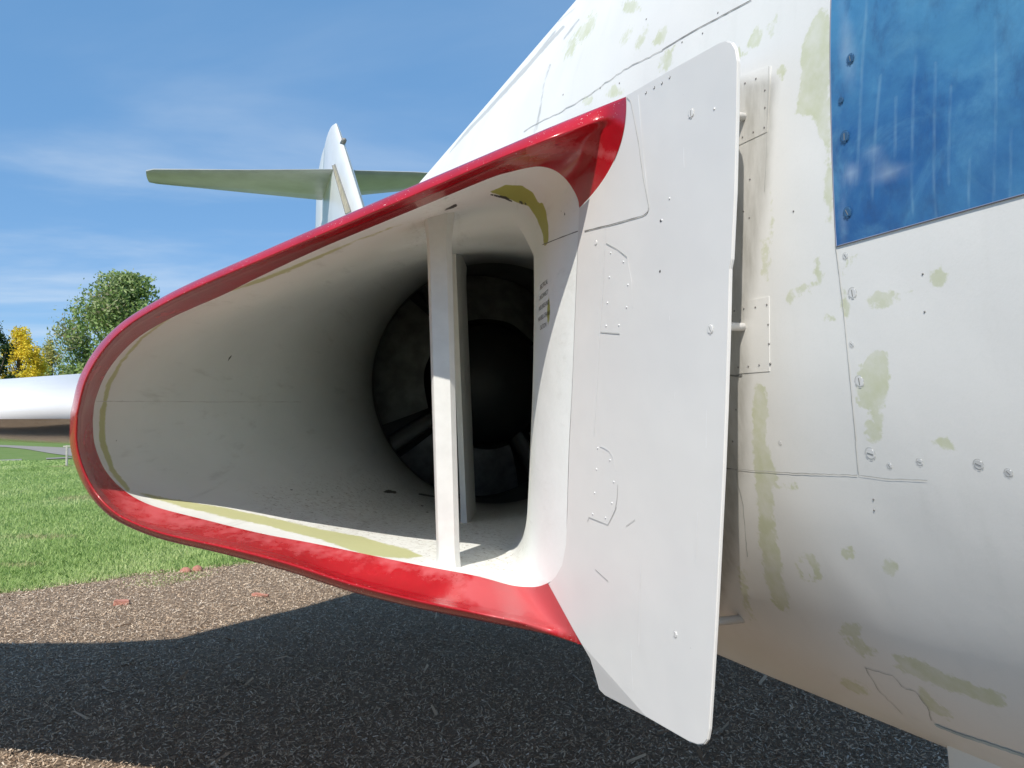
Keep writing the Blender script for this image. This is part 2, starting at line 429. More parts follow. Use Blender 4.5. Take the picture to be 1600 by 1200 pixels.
def screw(px, py, rpx, hit, parent, name='screw', slot=None, mat=None, proud=.0004, rim=True, label=None, rimmat=None):
    h = hit(px, py)
    if h is None: return
    p, nn = h; dep = (p-Vector((0, 0, CH))).length; r = rpx*dep/F*.92
    b = bmesh.new()
    prof = [(r, -.001), (r*.98, proud*.6), (r*.86, proud), (r*.55, proud*.9), (0.0, proud*.9)]
    a = nn.orthogonal().normalized(); c_ = nn.cross(a)
    # align a with vertical
    a = (Vector((0, 0, 1))-nn*nn.z).normalized(); c_ = nn.cross(a)
    rings = []
    for (rr, hh) in prof[:-1]:
        rings.append([b.verts.new(p+nn*hh+(a*math.cos(2*math.pi*k/16)+c_*math.sin(2*math.pi*k/16))*rr) for k in range(16)])
    for i in range(len(rings)-1):
        for k in range(16): b.faces.new((rings[i][k], rings[i][(k+1) % 16], rings[i+1][(k+1) % 16], rings[i+1][k]))
    b.faces.new(rings[-1])
    o = link(name, bm_mesh(b, name), mat or M_rivet, parent, smooth=False)
    if label: o['label'] = label
    if rim:   # shallow gap round the head
        V = []; Fc = []
        for k in range(20):
            w = 2*math.pi*k/20; d = a*math.cos(w)+c_*math.sin(w); V += [p+nn*.0004+d*r*1.02, p+nn*.0004+d*r*1.2]
        for k in range(20):
            k2 = (k+1) % 20
            if (k*7) % 20 < 15: Fc.append((2*k, 2*k+1, 2*k2+1, 2*k2))
        link('screw_recess', mesh('screw_recess', V, Fc), rimmat or M_rim, o)
    if slot is not None:
        d = a*math.cos(slot)+c_*math.sin(slot); s = nn.cross(d); w = r*.09; L = r*.66; q = p+nn*(proud+.0003)
        link('slot', mesh('slot', [q-d*L-s*w, q+d*L-s*w, q+d*L+s*w, q-d*L+s*w], [(0, 1, 2, 3)]), M_slotg, o)
    return o
def rivets(name, pts, rpx, hit, parent, mat, proud=.001):
    b = bmesh.new()
    for (x, y) in pts:
        h = hit(x, y)
        if h is None: continue
        p, nn = h; r = rpx*(p-Vector((0, 0, CH))).length/F; a = (Vector((0, 0, 1))-nn*nn.z).normalized(); c_ = nn.cross(a)
        top = b.verts.new(p+nn*proud)
        r1 = [b.verts.new(p+nn*proud*.75+(a*math.cos(k*math.pi/4)+c_*math.sin(k*math.pi/4))*r*.65) for k in range(8)]
        r2 = [b.verts.new(p-nn*.0004+(a*math.cos(k*math.pi/4)+c_*math.sin(k*math.pi/4))*r) for k in range(8)]
        for k in range(8):
            k2 = (k+1) % 8; b.faces.new((top, r1[k], r1[k2])); b.faces.new((r1[k], r2[k], r2[k2], r1[k2]))
    o = link(name, bm_mesh(b, name), mat, parent); o['kind'] = 'stuff'; return o
def patch_plate(name, poly, hit, mat, parent, th=.0006, div=10):
    """thin doubler sheet conforming to the skin, given by four corners"""
    A, B_, C_, D = [np.array(p, float) for p in poly]; V = []; nn_ = []
    for i in range(div+1):
        for j in range(div+1):
            a = i/div; b2 = j/div; q = (A*(1-a)+B_*a)*(1-b2)+(D*(1-a)+C_*a)*b2
            h = hit(q[0], q[1], 0)
            V.append(h[0]+h[1]*th); nn_.append(h[1])
    k = div+1; top = len(V); V += [V[i]-nn_[i]*(th+.001) for i in range(top)]
    Fc = [(i*k+j, i*k+j+1, (i+1)*k+j+1, (i+1)*k+j) for i in range(div) for j in range(div)]
    edge = [(i, 0) for i in range(div+1)]+[(div, j) for j in range(1, div+1)]+[(i, div) for i in range(div-1, -1, -1)]+[(0, j) for j in range(div-1, 0, -1)]
    e = [i*k+j for i, j in edge]
    for i in range(len(e)):
        a, b2 = e[i], e[(i+1) % len(e)]; Fc.append((a, b2, b2+top, a+top))
    me = mesh(name, V, Fc)
    for a_ in ('putty', 'scuff', 'tan'): attr(me, a_, np.full(len(V), -9.))
    attr(me, 'dirt', sdist(proj(np.array([tuple(v_) for v_ in V])), DIRT)/11)
    o = link(name, me, mat, parent, smooth=False); return o

M_bscrew = simple('blue_screw', (.03, .10, .21), .5)
# ---- blue painted panel high on the side
def blue_mat():
    m = M('mottled_blue_paint', (.02, .13, .4), .38, coat=.15)
    n = m.noise(5.5, 6, .62, dist=.5); base = m.mix(m.step(n, .35, .68), (.018, .10, .29), (.07, .25, .45))
    n2 = m.noise(26, 5, .7, vec=m.coords((1, 1, .5)), seed=4); base = m.mix(m.math('MULTIPLY', m.step(n2, .45, .7), .55), base, (.025, .06, .17))
    n3 = m.noise(11, 6, .65, seed=40, dist=1.0); base = m.mix(m.math('MULTIPLY', m.step(n3, .48, .75), .55), base, (.13, .34, .52))
    brk = m.step(m.noise(24, 4, .6, seed=2), .32, .6, .25, 1)
    base = m.mix(m.math('MULTIPLY', m.math('MULTIPLY', m.step(m.attr('streak'), -.5, .6), brk), .2), base, (.36, .55, .66))
    wk = m.noise(40, 2, .5, vec=m.coords((1, 1, .04)), seed=8); base = m.mix(m.math('MULTIPLY', m.step(wk, .58, .8), .25), base, (.16, .38, .55))
    sm = m.noise(10, 4, .6, seed=15); hz = m.math('ADD', m.attr('haze_patch'), m.math('MULTIPLY', m.math('SUBTRACT', sm, .5), 2.2))
    base = m.mix(m.step(hz, -.2, 1.5, 0, .62), base, (.42, .53, .66))
    m.color(base); m.rough(m.step(n, .3, .7, .3, .5)); m.bump(m.noise(7, 3, .5), .3, .02); m.bump(m.noise(160, 4, .6), .12, .002)
    return m.m
MB = blue_mat()
pe = fhit(1308, 385)[0]; zb = pe.z-CH; te = LT(np.array(pe))[1]
def side(t, z, off=0):
    """point on the starboard skin at station t and height z"""
    o_ = Vector(W3(-.5, t, z)); h = BF.ray_cast(o_, Vector((IN[0], IN[1], 0)))
    nn = h[1] if h[1].dot(Vector((IN[0], IN[1], 0))) < 0 else -h[1]
    return np.array(h[0]+nn*off)
rows = np.linspace(te, te-.95, 300); zs = np.linspace(zb, zb+.62, 44)
GB = np.array([[side(t, z, .0009) for z in zs] for t in rows])
mb = grid('painted_panel', GB); Qb = proj(GB.reshape(-1, 3)); vis = np.ones(len(Qb), bool)
hp = np.full(len(Qb), -50.)
for e in ((1322, 60, 13, 85, -4), (1365, 240, 28, 22), (1330, 270, 24, 26), (1385, 270, 40, 18, -20), (1318, 330, 7, 60)): np.maximum(hp, ell(Qb, *e), out=hp)
attr(mb, 'haze_patch', hp/20)
sk = np.full(len(Qb), -50.)
for ln in ([(1355, 0), (1347, 100), (1343, 200), (1338, 290)], [(1376, 115), (1368, 200), (1362, 320)], [(1433, 70), (1427, 140), (1424, 300), (1428, 345)], [(1462, 95), (1460, 180), (1459, 300), (1463, 345)],
           [(1486, 130), (1483, 200), (1482, 300)], [(1556, 20), (1556, 180), (1552, 330)], [(1515, 240), (1513, 325)], [(1400, 150), (1398, 260)], [(1580, 200), (1578, 320)]):
    np.maximum(sk, ldist(Qb, ln, 2.2), out=sk)
attr(mb, 'streak', sk/3.6)
bp = link('painted_panel', mb, MB, air); bp['label'] = 'mottled blue painted panel with pale vertical streaks'
# thin raised edge of the panel
ed = [GB[0, j] for j in range(len(zs)-1, -1, -1)]+[GB[i, 0] for i in range(1, len(rows))]
link('panel_edge', tube_mesh('panel_edge', ed, .0007, 6), simple('panel_edge_grey', (.20, .22, .30), .6), bp)  # edge coloured dark blue-grey
for (x, y, r_, s_) in ((1331, 92, 6.5, .2), (1316, 157, 4.5, None), (1322, 214, 8, 0.0), (1326, 332, 7.5, .5)):
    screw(x, y, r_, lambda a, b, off=0: fhit(a, b, .0018+off), bp, slot=s_, mat=M_bscrew, rimmat=M_bscrew, proud=.0006)

# ---- doublers, seams, screws of the fuselage
d1 = patch_plate('doubler_plate', [(1135, 127), (1205, 103), (1199, 206), (1140, 234)], fhit, MF, air)
rivets('rivet', [(1165, 130), (1182, 123), (1196, 141), (1196, 168), (1195, 199), (1178, 206), (1161, 214), (1143, 137), (1150, 218)], 1.9, lambda a, b, off=0: fhit(a, b, .0006), d1, M_rivetd)
d2 = patch_plate('doubler_plate', [(1128, 478), (1202, 463), (1203, 580), (1126, 586)], fhit, MF, air)
rivets('rivet', [(1148, 486), (1163, 482), (1181, 480), (1199, 476), (1201, 507), (1202, 537), (1204, 568), (1187, 570), (1170, 572), (1154, 574), (1139, 577)], 1.9, lambda a, b, off=0: fhit(a, b, .0006), d2, M_rivetd)
for nm, pl, w_, mt, j in (
    ('seam', [(1175, 0), (1085, 48), (1035, 78)], 1.4, M_seam, .3), ('seam', [(1035, 78), (975, 110), (948, 128), (925, 147), (870, 178), (820, 205)], 1.2, M_seaml, 1.2),
    ('seam', [(1130, 734), (1152, 733), (1240, 739), (1340, 742)], 1.4, M_seaml, .5), ('seam', [(1337, 690), (1342, 742), (1388, 748), (1450, 750)], 1.1, M_seaml, .3),
    ('seam', [(1132, 586), (1152, 588), (1160, 586)], 2.4, M_seam, .6), ('seam', [(1130, 731), (1152, 734)], 2.0, M_seam, .6),
    ('seam', [(1151, 738), (1162, 790), (1168, 870)], 1.5, M_seaml, .6),
    ('seam', [(1306, 0), (1304, 140), (1304, 300), (1306, 384), (1318, 480), (1338, 690)], 1.3, M_seaml, .2),
    ('seam', [(1352, 1043), (1395, 1055), (1412, 1075), (1430, 1080), (1450, 1105), (1455, 1125)], 1.3, M_seaml, .8),
    ('seam', [(1352, 1043), (1375, 1080), (1410, 1115)], 1.1, M_seaml, .8),
    ('seam', [(700, 190), (760, 140), (840, 60), (900, 12)], 1.0, M_seaml, .5), ('seam', [(845, 165), (835, 208)], 1.0, M_seaml, .6),
    ('seam', [(1202, 103), (1198, 240), (1195, 300)], .9, M_seaml, .3)):
    ribbon(nm, pl, lambda a, b, off=0: fhit(a, b, off+.0002), w_, mt, air, jitter=j)
# long bluish scar low on the belly
ribbon('paint_scar', [(1462, 1132), (1500, 1147), (1550, 1163), (1600, 1180), (1640, 1195)], fhit, 8, simple('pale_blue_scar', (.42, .52, .56), .5), air, .0012)
for (x, y, r_, s_) in ((1321, 400, 5, .6), (1332, 458, 8, 0.1), (1331, 538, 4.5, .9), (1343, 596, 8.5, 0.05), (1360, 709, 9, 1.35), (1390, 728, 4.5, .6), (1437, 722, 5.5, 1.3),
                       (1529, 726, 7.5, 1.2), (1576, 739, 6, .8), (1219, 692, 3.5, None)):
    screw(x, y, r_, fhit, air, slot=s_)
rivets('rivet', [(x, y) for x, y in ((1365, 780), (1366, 797), (1442, 428), (1445, 487), (1162, 330), (1172, 280), (1171, 340), (1098, 52), (1066, 66), (1096, 100), (968, 130), (938, 138), (1240, 330),
                  (880, 148), (1010, 30), (1122, 20), (1145, 690), (1150, 640))], 1.8, fhit, air, M_rivetd)

# ---- splitter plate standing off the body
plx = [(978, 149), (1040, 113), (1090, 85), (1122, 67), (1134, 63), (1143, 66), (1149, 76), (1152, 95), (1151, 180), (1148, 300), (1143, 405), (1140, 420), (1138, 510),
       (1134, 640), (1130, 740), (1124, 860), (1118, 980), (1112, 1080), (1108, 1140), (1105, 1156), (1100, 1163), (1090, 1164), (1076, 1159), (1010, 1121), (945, 1087), (936, 1078),
       (930, 1056), (922, 1030), (908, 1006), (880, 958), (856, 912), (868, 900), (878, 882), (884, 850), (886, 800), (889, 700), (894, 600), (898, 500), (902, 400), (905, 325),
       (935, 295), (955, 262), (968, 225), (975, 190)]
pts = [on_lateral(x, y, PL) for x, y in plx]
i0 = plx.index((1010, 1121)); i1 = plx.index((908, 1006)); fa, fb = np.array(plx[i0], float), np.array(plx[i1], float); fn = np.array([fb[1]-fa[1], fa[0]-fb[0]]); fn /= np.linalg.norm(fn)
for i in range(i0+1, i1): pts[i] = on_lateral(*plx[i], PL+.00035*abs((np.array(plx[i])-fa)@fn))      # lower rear corner is bent towards the body
b = bmesh.new(); fr = [b.verts.new(p) for p in pts]; f0 = b.faces.new(fr[:i0+1]+fr[i1:]); f1 = b.faces.new(fr[i0:i1+1])
ex = bmesh.ops.extrude_face_region(b, geom=[f0, f1]); vs = [g for g in ex['geom'] if isinstance(g, bmesh.types.BMVert)]
bmesh.ops.translate(b, verts=vs, vec=Vector((IN[0], IN[1], 0))*.005)
bmesh.ops.recalc_face_normals(b, faces=b.faces)
bmesh.ops.bevel(b, geom=[e for e in b.edges if len(e.link_faces) == 2 and e.calc_face_angle(0) > .8], offset=.0012, segments=2, affect='EDGES')
plate = link('splitter_plate', bm_mesh(b, 'splitter_plate'), MP, air, smooth=False)
plate['label'] = 'flat white splitter plate between intake and fuselage'
ph = lambda a, b_, off=0: plate_hit(a, b_, off+.0003)
for pl_, w_, mt in (([(979, 152), (985, 158), (997, 220), (1005, 280), (1013, 320), (1013, 330), (1008, 336), (960, 350), (913, 361)], 1.3, M_seaml), ([(1012, 331), (1005, 337), (950, 352), (913, 361)], 1.6, M_seam),
                    ([(997, 148), (1004, 230), (1014, 325)], 1.1, M_seamw), ([(946, 353), (942, 450), (937, 520), (933, 600), (928, 680)], 1.2, M_seamw),
                    ([(947, 380), (965, 390), (980, 402)], 1.2, M_seaml), ([(980, 402), (987, 440), (988, 480)], 1.1, M_seamw), ([(938, 519), (968, 521)], 1.6, M_seaml),
                    ([(918, 815), (919, 808), (950, 820), (963, 792)], 1.2, M_seaml), ([(965, 757), (964, 780), (961, 795)], 1.0, M_seaml), ([(937, 697), (950, 703), (958, 715), (962, 735)], 1.4, M_seamw),
                    ([(930, 890), (950, 908)], 1.0, M_seaml), ([(978, 822), (992, 812)], 1.0, M_seaml)):
    ribbon('seam', pl_, ph, w_, mt, plate, jitter=.15)
for pl_ in ([(1046, 493), (1046, 501)], [(1055, 612), (1054, 623)], [(986, 1015), (989, 1080)], [(1001, 880), (998, 1010)], [(1104, 640), (1103, 700)], [(1068, 230), (1069, 262)], [(1090, 800), (1086, 880)]):
    ribbon('scratch', pl_, ph, 1.0, M_seamw, plate, jitter=.3)
rivets('rivet', [(954, 395), (974, 409), (952, 433), (981, 445), (949, 473), (979, 480), (947, 509), (967, 508), (934, 700), (953, 719), (932, 733), (959, 753), (929, 770), (956, 786), (926, 803), (946, 809),
                 (1009, 145), (1022, 137), (1034, 130), (1046, 121), (1046, 310), (1034, 344), (1116, 170), (1057, 992)], 1.9, ph, plate, M_rivet)
rivets('paint_chip', [(1031, 424), (1009, 145), (1022, 137), (1034, 130), (1046, 121), (1032, 345)], 2.4, ph, plate, M_slot, .0005)
for (x, y, r_, s_) in ((1080, 177, 7, 0.0), (1110, 514, 7.5, .5), (931, 379, 4, None), (1055, 991, 5, .1)):
    screw(x, y, r_, ph, plate, slot=s_, mat=MP, proud=.0008)
# support rods from the plate to the body
for (x, y, rpx) in ((1163, 183, 6.5), (1162, 511, 6.5), (1158, 967, 6.5)):
    p, nn = fhit(x, y); l, t, z = LT(np.array(p)); rr = rpx*(p.y)/F
    rod = link('support_rod', tube_mesh('support_rod', [W3(PL+.004, t, z), W3(l+.006, t, z)], rr, 20), MP, air)

# ---- intake mouth
A_, K_, RK = 1.31, .506, .17                                     # mouth lies in the swept vertical plane Y = A - K X - RK Z
def swept(px, d):
    """points on the mouth plane pushed aft by d"""
    r_ = rays(px); Y = (A_+d)/(1+K_*r_[:, 0]+RK*r_[:, 2]); Yp = PL/np.maximum(r_[:, 0]*IN[0]+IN[1], .05)
    return r_, Y, Yp
Ot = spline([(978, 151), (940, 166), (900, 182), (850, 202.5), (800, 224), (737, 251), (632, 296), (560, 327), (494, 356), (400, 397), (300, 441), (240, 472), (190, 504), (152, 542), (124, 590), (110, 645)], 220)
It = spline([(905, 325), (903, 312), (896, 297), (884, 280), (868, 267), (850, 261), (832, 261), (800, 268), (764, 279), (662, 321), (587, 352), (494, 391), (400, 435), (350, 460), (267, 497), (210, 532), (170, 577), (150, 622), (145, 655)], 220)
Ob = spline([(110, 645), (109, 690), (118, 730), (136, 768), (160, 797), (190, 818), (250, 842), (350, 866), (450, 893), (550, 925), (650, 950), (750, 970), (850, 990), (909, 1008)], 200)
Ib = spline([(145, 655), (147, 690), (158, 723), (172, 745), (190, 763), (215, 780), (250, 794), (312, 810), (406, 833), (500, 851), (640, 880), (740, 899), (797, 914), (825, 917), (842, 916), (856, 911)], 200)
# pair top samples so that the corner of the inner edge meets the flare of the lip
s_ = np.linspace(0, 1, 220); warp = s_**.92; Ot = np.stack([np.interp(warp, s_, Ot[:, k]) for k in (0, 1)], 1)
OO = np.vstack([Ot, Ob[1:]]); II = np.vstack([It, Ib[1:]]); NL = len(OO)
arc = np.arange(NL)
wv = np.r_[np.linspace(0, .5, 26), np.linspace(.5, 1, 14)[1:]]
rowsL = []; edgeA = []; fadeA = []
len_px = np.linalg.norm(OO-II, axis=1)
fl_top = np.exp(-(arc/26.0)**2)
for w in wv:
    P2 = OO*(1-w)+II*w
    P2 = P2+np.stack([fl_top*22*4*w*(1-w)*.95, fl_top*6*4*w*(1-w)], 1)
    r_, Ysw, Ypl = swept(P2, 0)
    tube = 26*(1.3/Ysw)*.5                               # lip radius in pixels at its distance
    q = w*len_px
    x = np.clip((q-tube)/tube, -1, 1)
    bul = np.sqrt(np.maximum(1-x*x, 0))*.020*(q < 2*tube)
    wl = np.clip((q-tube)/np.maximum(len_px-tube, 1), 0, 1)
    w2 = np.clip((q-2*tube)/np.maximum(len_px-2*tube, 4), 0, 1); g_on = np.clip((q-1.1*tube)/(.8*tube), 0, 1); g_on = g_on*g_on*(3-2*g_on)
    d = .010*(1-np.minimum(q/tube, 1))-bul+.018*g_on+.085*w2**.9
    Y = (A_+d*1.1)/(1+K_*r_[:, 0]+RK*r_[:, 2])
    # at both ends the surface runs into the plate
    ends = np.maximum(np.exp(-((arc)/12.0)**2), np.exp(-((NL-1-arc)/14.0)**2))
    Y = Y*(1-ends)+(Ypl-.0015)*ends
    rowsL.append(r_*Y[:, None]+np.array([0, 0, CH])); 
    edgeA.append(np.where(q < 1.7*tube, 1, -1)); fadeA.append(P2)
rowsL = np.array(rowsL)
# outer skin carried aft from the lip
def along(P, dt, dl=0, dz=0): return P+np.array([AX[0]*dt+IN[0]*dl, AX[1]*dt+IN[1]*dl, dz])
first = rowsL[0]; zrel = first[:, 2]-CH; up = np.clip(zrel/.3, -1, 1)
back = []
for dt in (2.7, 1.9, 1.2, .7, .35, .15, .06, .02):
    g = along(first, dt); g[:, 2] += up*np.where(up > 0, .11, .02)*(1-math.exp(-dt)); back.append(g)
back = np.array(back)
lip = grid('intake_lip', np.concatenate([back[-2:], rowsL]), flip=False)
n2 = 2*NL
attr(lip, 'edge', np.r_[np.ones(n2), np.concatenate(edgeA)])
FP = np.concatenate(fadeA); fd = np.full(len(FP), -3.)
np.maximum(fd, sdist(FP, [(712, 915), (740, 900), (870, 905), (905, 1000), (830, 985), (760, 960), (730, 945)])/14, out=fd)
np.maximum(fd, sdist(FP, [(150, 735), (190, 765), (300, 805), (520, 850), (720, 893), (725, 905), (560, 880), (430, 855), (330, 832), (240, 808), (190, 800)])/22-.25, out=fd)
np.maximum(fd, ldist(FP, [(830, 240), (900, 228), (960, 245)], 10)/16-.5, out=fd)
attr(lip, 'fade', np.r_[np.full(n2, -3.), fd])
lo = link('intake_lip', lip, MR, air); lo['label'] = 'glossy red lip around the air intake'
skin = grid('intake_skin', back[:-1])
ns = len(skin.vertices)
link('intake_skin', skin, M_tail, air)
# top fillet that closes the skin against the body
c0 = LT(back[:, 0]); c0 = c0[np.argsort(c0[:, 1])]; tt = np.linspace(1.45, 4.1, 24); zt = np.interp(tt, c0[:, 1], c0[:, 2])
lim = np.minimum(.685, .475+(tt-1.42)*.2)
FLT = np.array([W3(PL-.03, tt, zt-.01), W3(PL+.01, tt, zt+.002), W3(PL+.05, tt, (zt+lim)/2+.012), W3(PL+.09, tt, lim+.006), W3(PL+.16, tt, lim+.02)])
link('skin_fillet', grid('skin_fillet', FLT), M_tail, air)

# ---- duct
Iin = spline([(856, 911), (868, 903), (878, 885), (884, 858), (886, 800), (889, 700), (894, 600), (898, 500), (902, 400), (905, 325)], 130)
loop = np.vstack([It, Ib[1:], Iin[1:-1]]); NC = len(loop)
r_, Ysw, Ypl = swept(loop, 0)
Yl = (A_+.103*1.1)/(1+K_*r_[:, 0])
last = rowsL[-1]
M0 = np.vstack([last, (r_*Ypl[:, None]+np.array([0, 0, CH]))[NL:]])
# engine face
ES = 3.7/3.0; EC = np.array([ray(760, 600)[0]*3.7, 3.7, CH+ray(760, 600)[2]*3.7]); ER = .43*ES
land = [0, 219+0, NL-1, NC]                              # indices: top-inboard corner, apex, bottom-inboard corner, back to start
ci = int(np.argmin(np.hypot(loop[:, 0]-890, loop[:, 1]-288))); cb = int(np.argmin(np.hypot(loop[:, 0]-872, loop[:, 1]-898)))
seg = np.r_[0, np.cumsum(np.linalg.norm(np.diff(np.vstack([M0, M0[:1]]), axis=0), axis=1))][:NC+1]
tot = seg[-1]
keyi = [ci, 219, cb, ci+NC]; keya = [R(45), R(178), R(315), R(405)]
def arcpos(i): return seg[i] if i < NC else seg[i-NC]+tot
ks = [arcpos(k) for k in keyi]
ang = np.array([np.interp(arcpos(i) if arcpos(i) >= ks[0] else arcpos(i)+tot, ks, keya) for i in range(NC)])
Ecirc = EC+np.stack([np.cos(ang)*ER*IN[0]+0*ang, np.cos(ang)*ER*IN[1], np.sin(ang)*ER], 1)
NR = 90
ss = np.linspace(0, 1, NR)**1.35
dist = np.linalg.norm(Ecirc-M0, axis=1)[:, None]
a3 = np.array([AX[0], AX[1], 0])
inb = np.exp(-((loop[:, 0]-900)/60.0)**2)[:, None]
T0 = a3*(dist*(.62+.32*inb)); T1 = a3*(dist*.95)
GD = []
for s in ss:
    h00 = 2*s**3-3*s**2+1; h10 = s**3-2*s**2+s; h01 = -2*s**3+3*s**2; h11 = s**3-s**2
    GD.append(h00*M0+h10*T0+h01*Ecirc+h11*T1)
GD = np.array(GD)
cut = int(np.searchsorted(ss, .88))
dm = grid('intake_duct', GD[:cut+1], closed=True, flip=True)
Qd = proj(GD[:cut+1].reshape(-1, 3)); rowi = np.repeat(np.arange(cut+1), NC); inner = np.tile(np.arange(NC), cut+1)
pp = np.full(len(Qd), -50.)
def addm(arr, v, cond=True): np.maximum(arr, np.where(cond, v, -50), out=arr)
nearrow = rowi < 34
addm(pp, sdist(Qd, [(765, 300), (790, 289), (815, 290), (832, 300), (842, 318), (848, 316), (853, 330), (857, 355), (857, 380), (850, 385), (848, 365), (838, 340), (826, 322), (812, 318), (806, 316), (790, 308), (775, 303)]), nearrow)
addm(pp, ell(Qd, 857, 485, 2.4, 22), nearrow)
attr(dm, 'putty', pp/5)
rg = np.full(len(Qd), -50.)
addm(rg, ldist(Qd, [(315, 460), (260, 500), (222, 528), (190, 565), (170, 600), (160, 645), (160, 690), (175, 735), (200, 765)], [.3, 1.0, 2.2, 2.2, 2.8, 4, 4.5, 4, 3]), nearrow)
addm(rg, ldist(Qd, [(640, 345), (560, 375), (430, 430), (315, 470)], [1.2, .6, 3.0, .4]), nearrow)
addm(rg, sdist(Qd, [(200, 765), (255, 778), (344, 792), (420, 808), (500, 827), (560, 837), (600, 849), (640, 860), (660, 869), (640, 873), (600, 870), (570, 867), (530, 853), (500, 843), (420, 822), (344, 806), (290, 793), (240, 780)]), nearrow)
attr(dm, 'ring', rg/4)
ck = np.full(len(Qd), -50.)
addm(ck, ell(Qd, 880, 332, 2.5, 6, -25), nearrow); addm(ck, ldist(Qd, [(695, 328), (712, 321)], [1, 2.6]), nearrow)
addm(ck, ldist(Qd, [(766, 304), (790, 309), (800, 315)], [1, 2.2, 1]), nearrow); addm(ck, ldist(Qd, [(812, 316), (826, 320)], [2.5, 1.2]), nearrow)
addm(ck, ldist(Qd, [(361, 553), (357, 565)], 1.3)); addm(ck, ldist(Qd, [(187, 627), (199, 627)], .9)); addm(ck, ldist(Qd, [(183, 680), (182, 690)], .7))
addm(ck, ell(Qd, 607, 768, 7, 2.6)); addm(ck, ell(Qd, 616, 769, 4, 2.2)); addm(ck, ell(Qd, 660, 790, 2.5, 1.2)); addm(ck, ell(Qd, 520, 775, 2.5, 1)); addm(ck, ell(Qd, 455, 765, 2.5, 1)); addm(ck, ell(Qd, 668, 800, 2, 1)); addm(ck, ell(Qd, 680, 797, 2, 1)); addm(ck, ell(Qd, 585, 800, 3, 1)); addm(ck, ell(Qd, 438, 762, 2, 1)); addm(ck, ell(Qd, 293, 738, 2, 1.4)); addm(ck, ldist(Qd, [(655, 772), (680, 776)], 1.3))
attr(dm, 'chip', ck/2.2)
dd = np.full(len(Qd), -50.)
addm(dd, sdist(Qd, [(400, 770), (560, 745), (690, 760), (800, 770), (800, 895), (700, 885), (560, 850), (420, 810)])); addm(dd, sdist(Qd, [(720, 850), (810, 850), (810, 905), (720, 895)]))
addm(dd, ldist(Qd, [(650, 380), (680, 340), (700, 325)], 12)-6)
attr(dm, 'dirt', dd/30); attr(dm, 'depth_shade', np.clip((np.repeat(ss[:cut+1], NC)-.42)/.46, 0, 1)**1.6)  # painted shade deepens towards the engine
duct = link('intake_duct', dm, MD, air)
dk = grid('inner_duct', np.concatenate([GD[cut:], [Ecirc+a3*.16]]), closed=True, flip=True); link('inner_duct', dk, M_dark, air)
bmd = bmesh.new(); bmd.from_mesh(dm); 
off = Vector(tuple(air.location)); bmesh.ops.translate(bmd, verts=bmd.verts, vec=off); BD = BVHTree.FromBMesh(bmd); bmd.free()
def dhit(px, py, off=0): return fhit(px, py, off, BD)

ribbon('seam', [(848, 382), (870, 374), (903, 361)], dhit, 1.5, M_seam, duct, .0005, jitter=.3)
ribbon('seam', [(150, 627), (230, 627), (330, 628), (470, 628)], dhit, 1.0, simple('faint_joint', (.66, .66, .63), .6), duct, .0005, jitter=.3)
# engine face: ring, blades, struts, bullet
def disc(c, r1, r2, t0, name, mat, parent, n=48, dome=0):
    V = []; Fc = []
    for k in range(n):
        w = 2*math.pi*k/n; V.append(c+np.array([math.cos(w)*r1*IN[0], math.cos(w)*r1*IN[1], math.sin(w)*r1])+a3*t0)
        V.append(c+np.array([math.cos(w)*r2*IN[0], math.cos(w)*r2*IN[1], math.sin(w)*r2])+a3*(t0+dome))
    for k in range(n): k2 = (k+1) % n; Fc.append((2*k, 2*k2, 2*k2+1, 2*k+1))
    return link(name, mesh(name, V, Fc), mat, parent)
eng = disc(EC, ER*1.02, .02, .12, 'engine_face', M_black, air)
for a in (32, 122, 212, 302):
    w = R(a); dv = np.array([math.cos(w)*IN[0], math.cos(w)*IN[1], math.sin(w)]); tv = np.array([-math.sin(w)*IN[0], -math.sin(w)*IN[1], math.cos(w)])
    V = []
    for rr, hw in ((.17*ES, .022*ES), (.44*ES, .030*ES)):
        for (o1, o2) in ((0, -.08), (1, -.02), (.8, .10), (-.8, .10), (-1, -.02)): V.append(EC+dv*rr+tv*hw*o1+a3*o2)
    Fc = [(k, (k+1) % 5, (k+1) % 5+5, k+5) for k in range(5)]
    link('engine_strut', mesh('engine_strut', V, Fc), M_strut, air)
prof = [(a_*ES, b_*ES) for a_, b_ in ((.235, .11), (.23, 0), (.205, -.08), (.15, -.15), (.07, -.19), (.004, -.2))]
GBu = np.array([[EC+np.array([math.cos(w)*r1*IN[0], math.cos(w)*r1*IN[1], math.sin(w)*r1])+a3*t_ for w in np.linspace(0, 2*math.pi, 40, endpoint=False)] for r1, t_ in prof])
link('engine_bullet', grid('engine_bullet', GBu, closed=True), M_black, air)
for a0 in (32, 122, 212, 302):                            # four curved screen segments between the struts
    G_ = [[EC+np.array([math.cos(w)*rr*IN[0], math.cos(w)*rr*IN[1], math.sin(w)*rr])+a3*(dz+.012*math.sin(9*w)) for w in np.linspace(R(a0+9), R(a0+80), 22)]
          for rr, dz in ((.245*ES, -.02), (.30*ES, .0), (.36*ES, .035), (.425*ES, .09))]
    link('inlet_screen', grid('inlet_screen', np.array(G_)), M_screen, air)

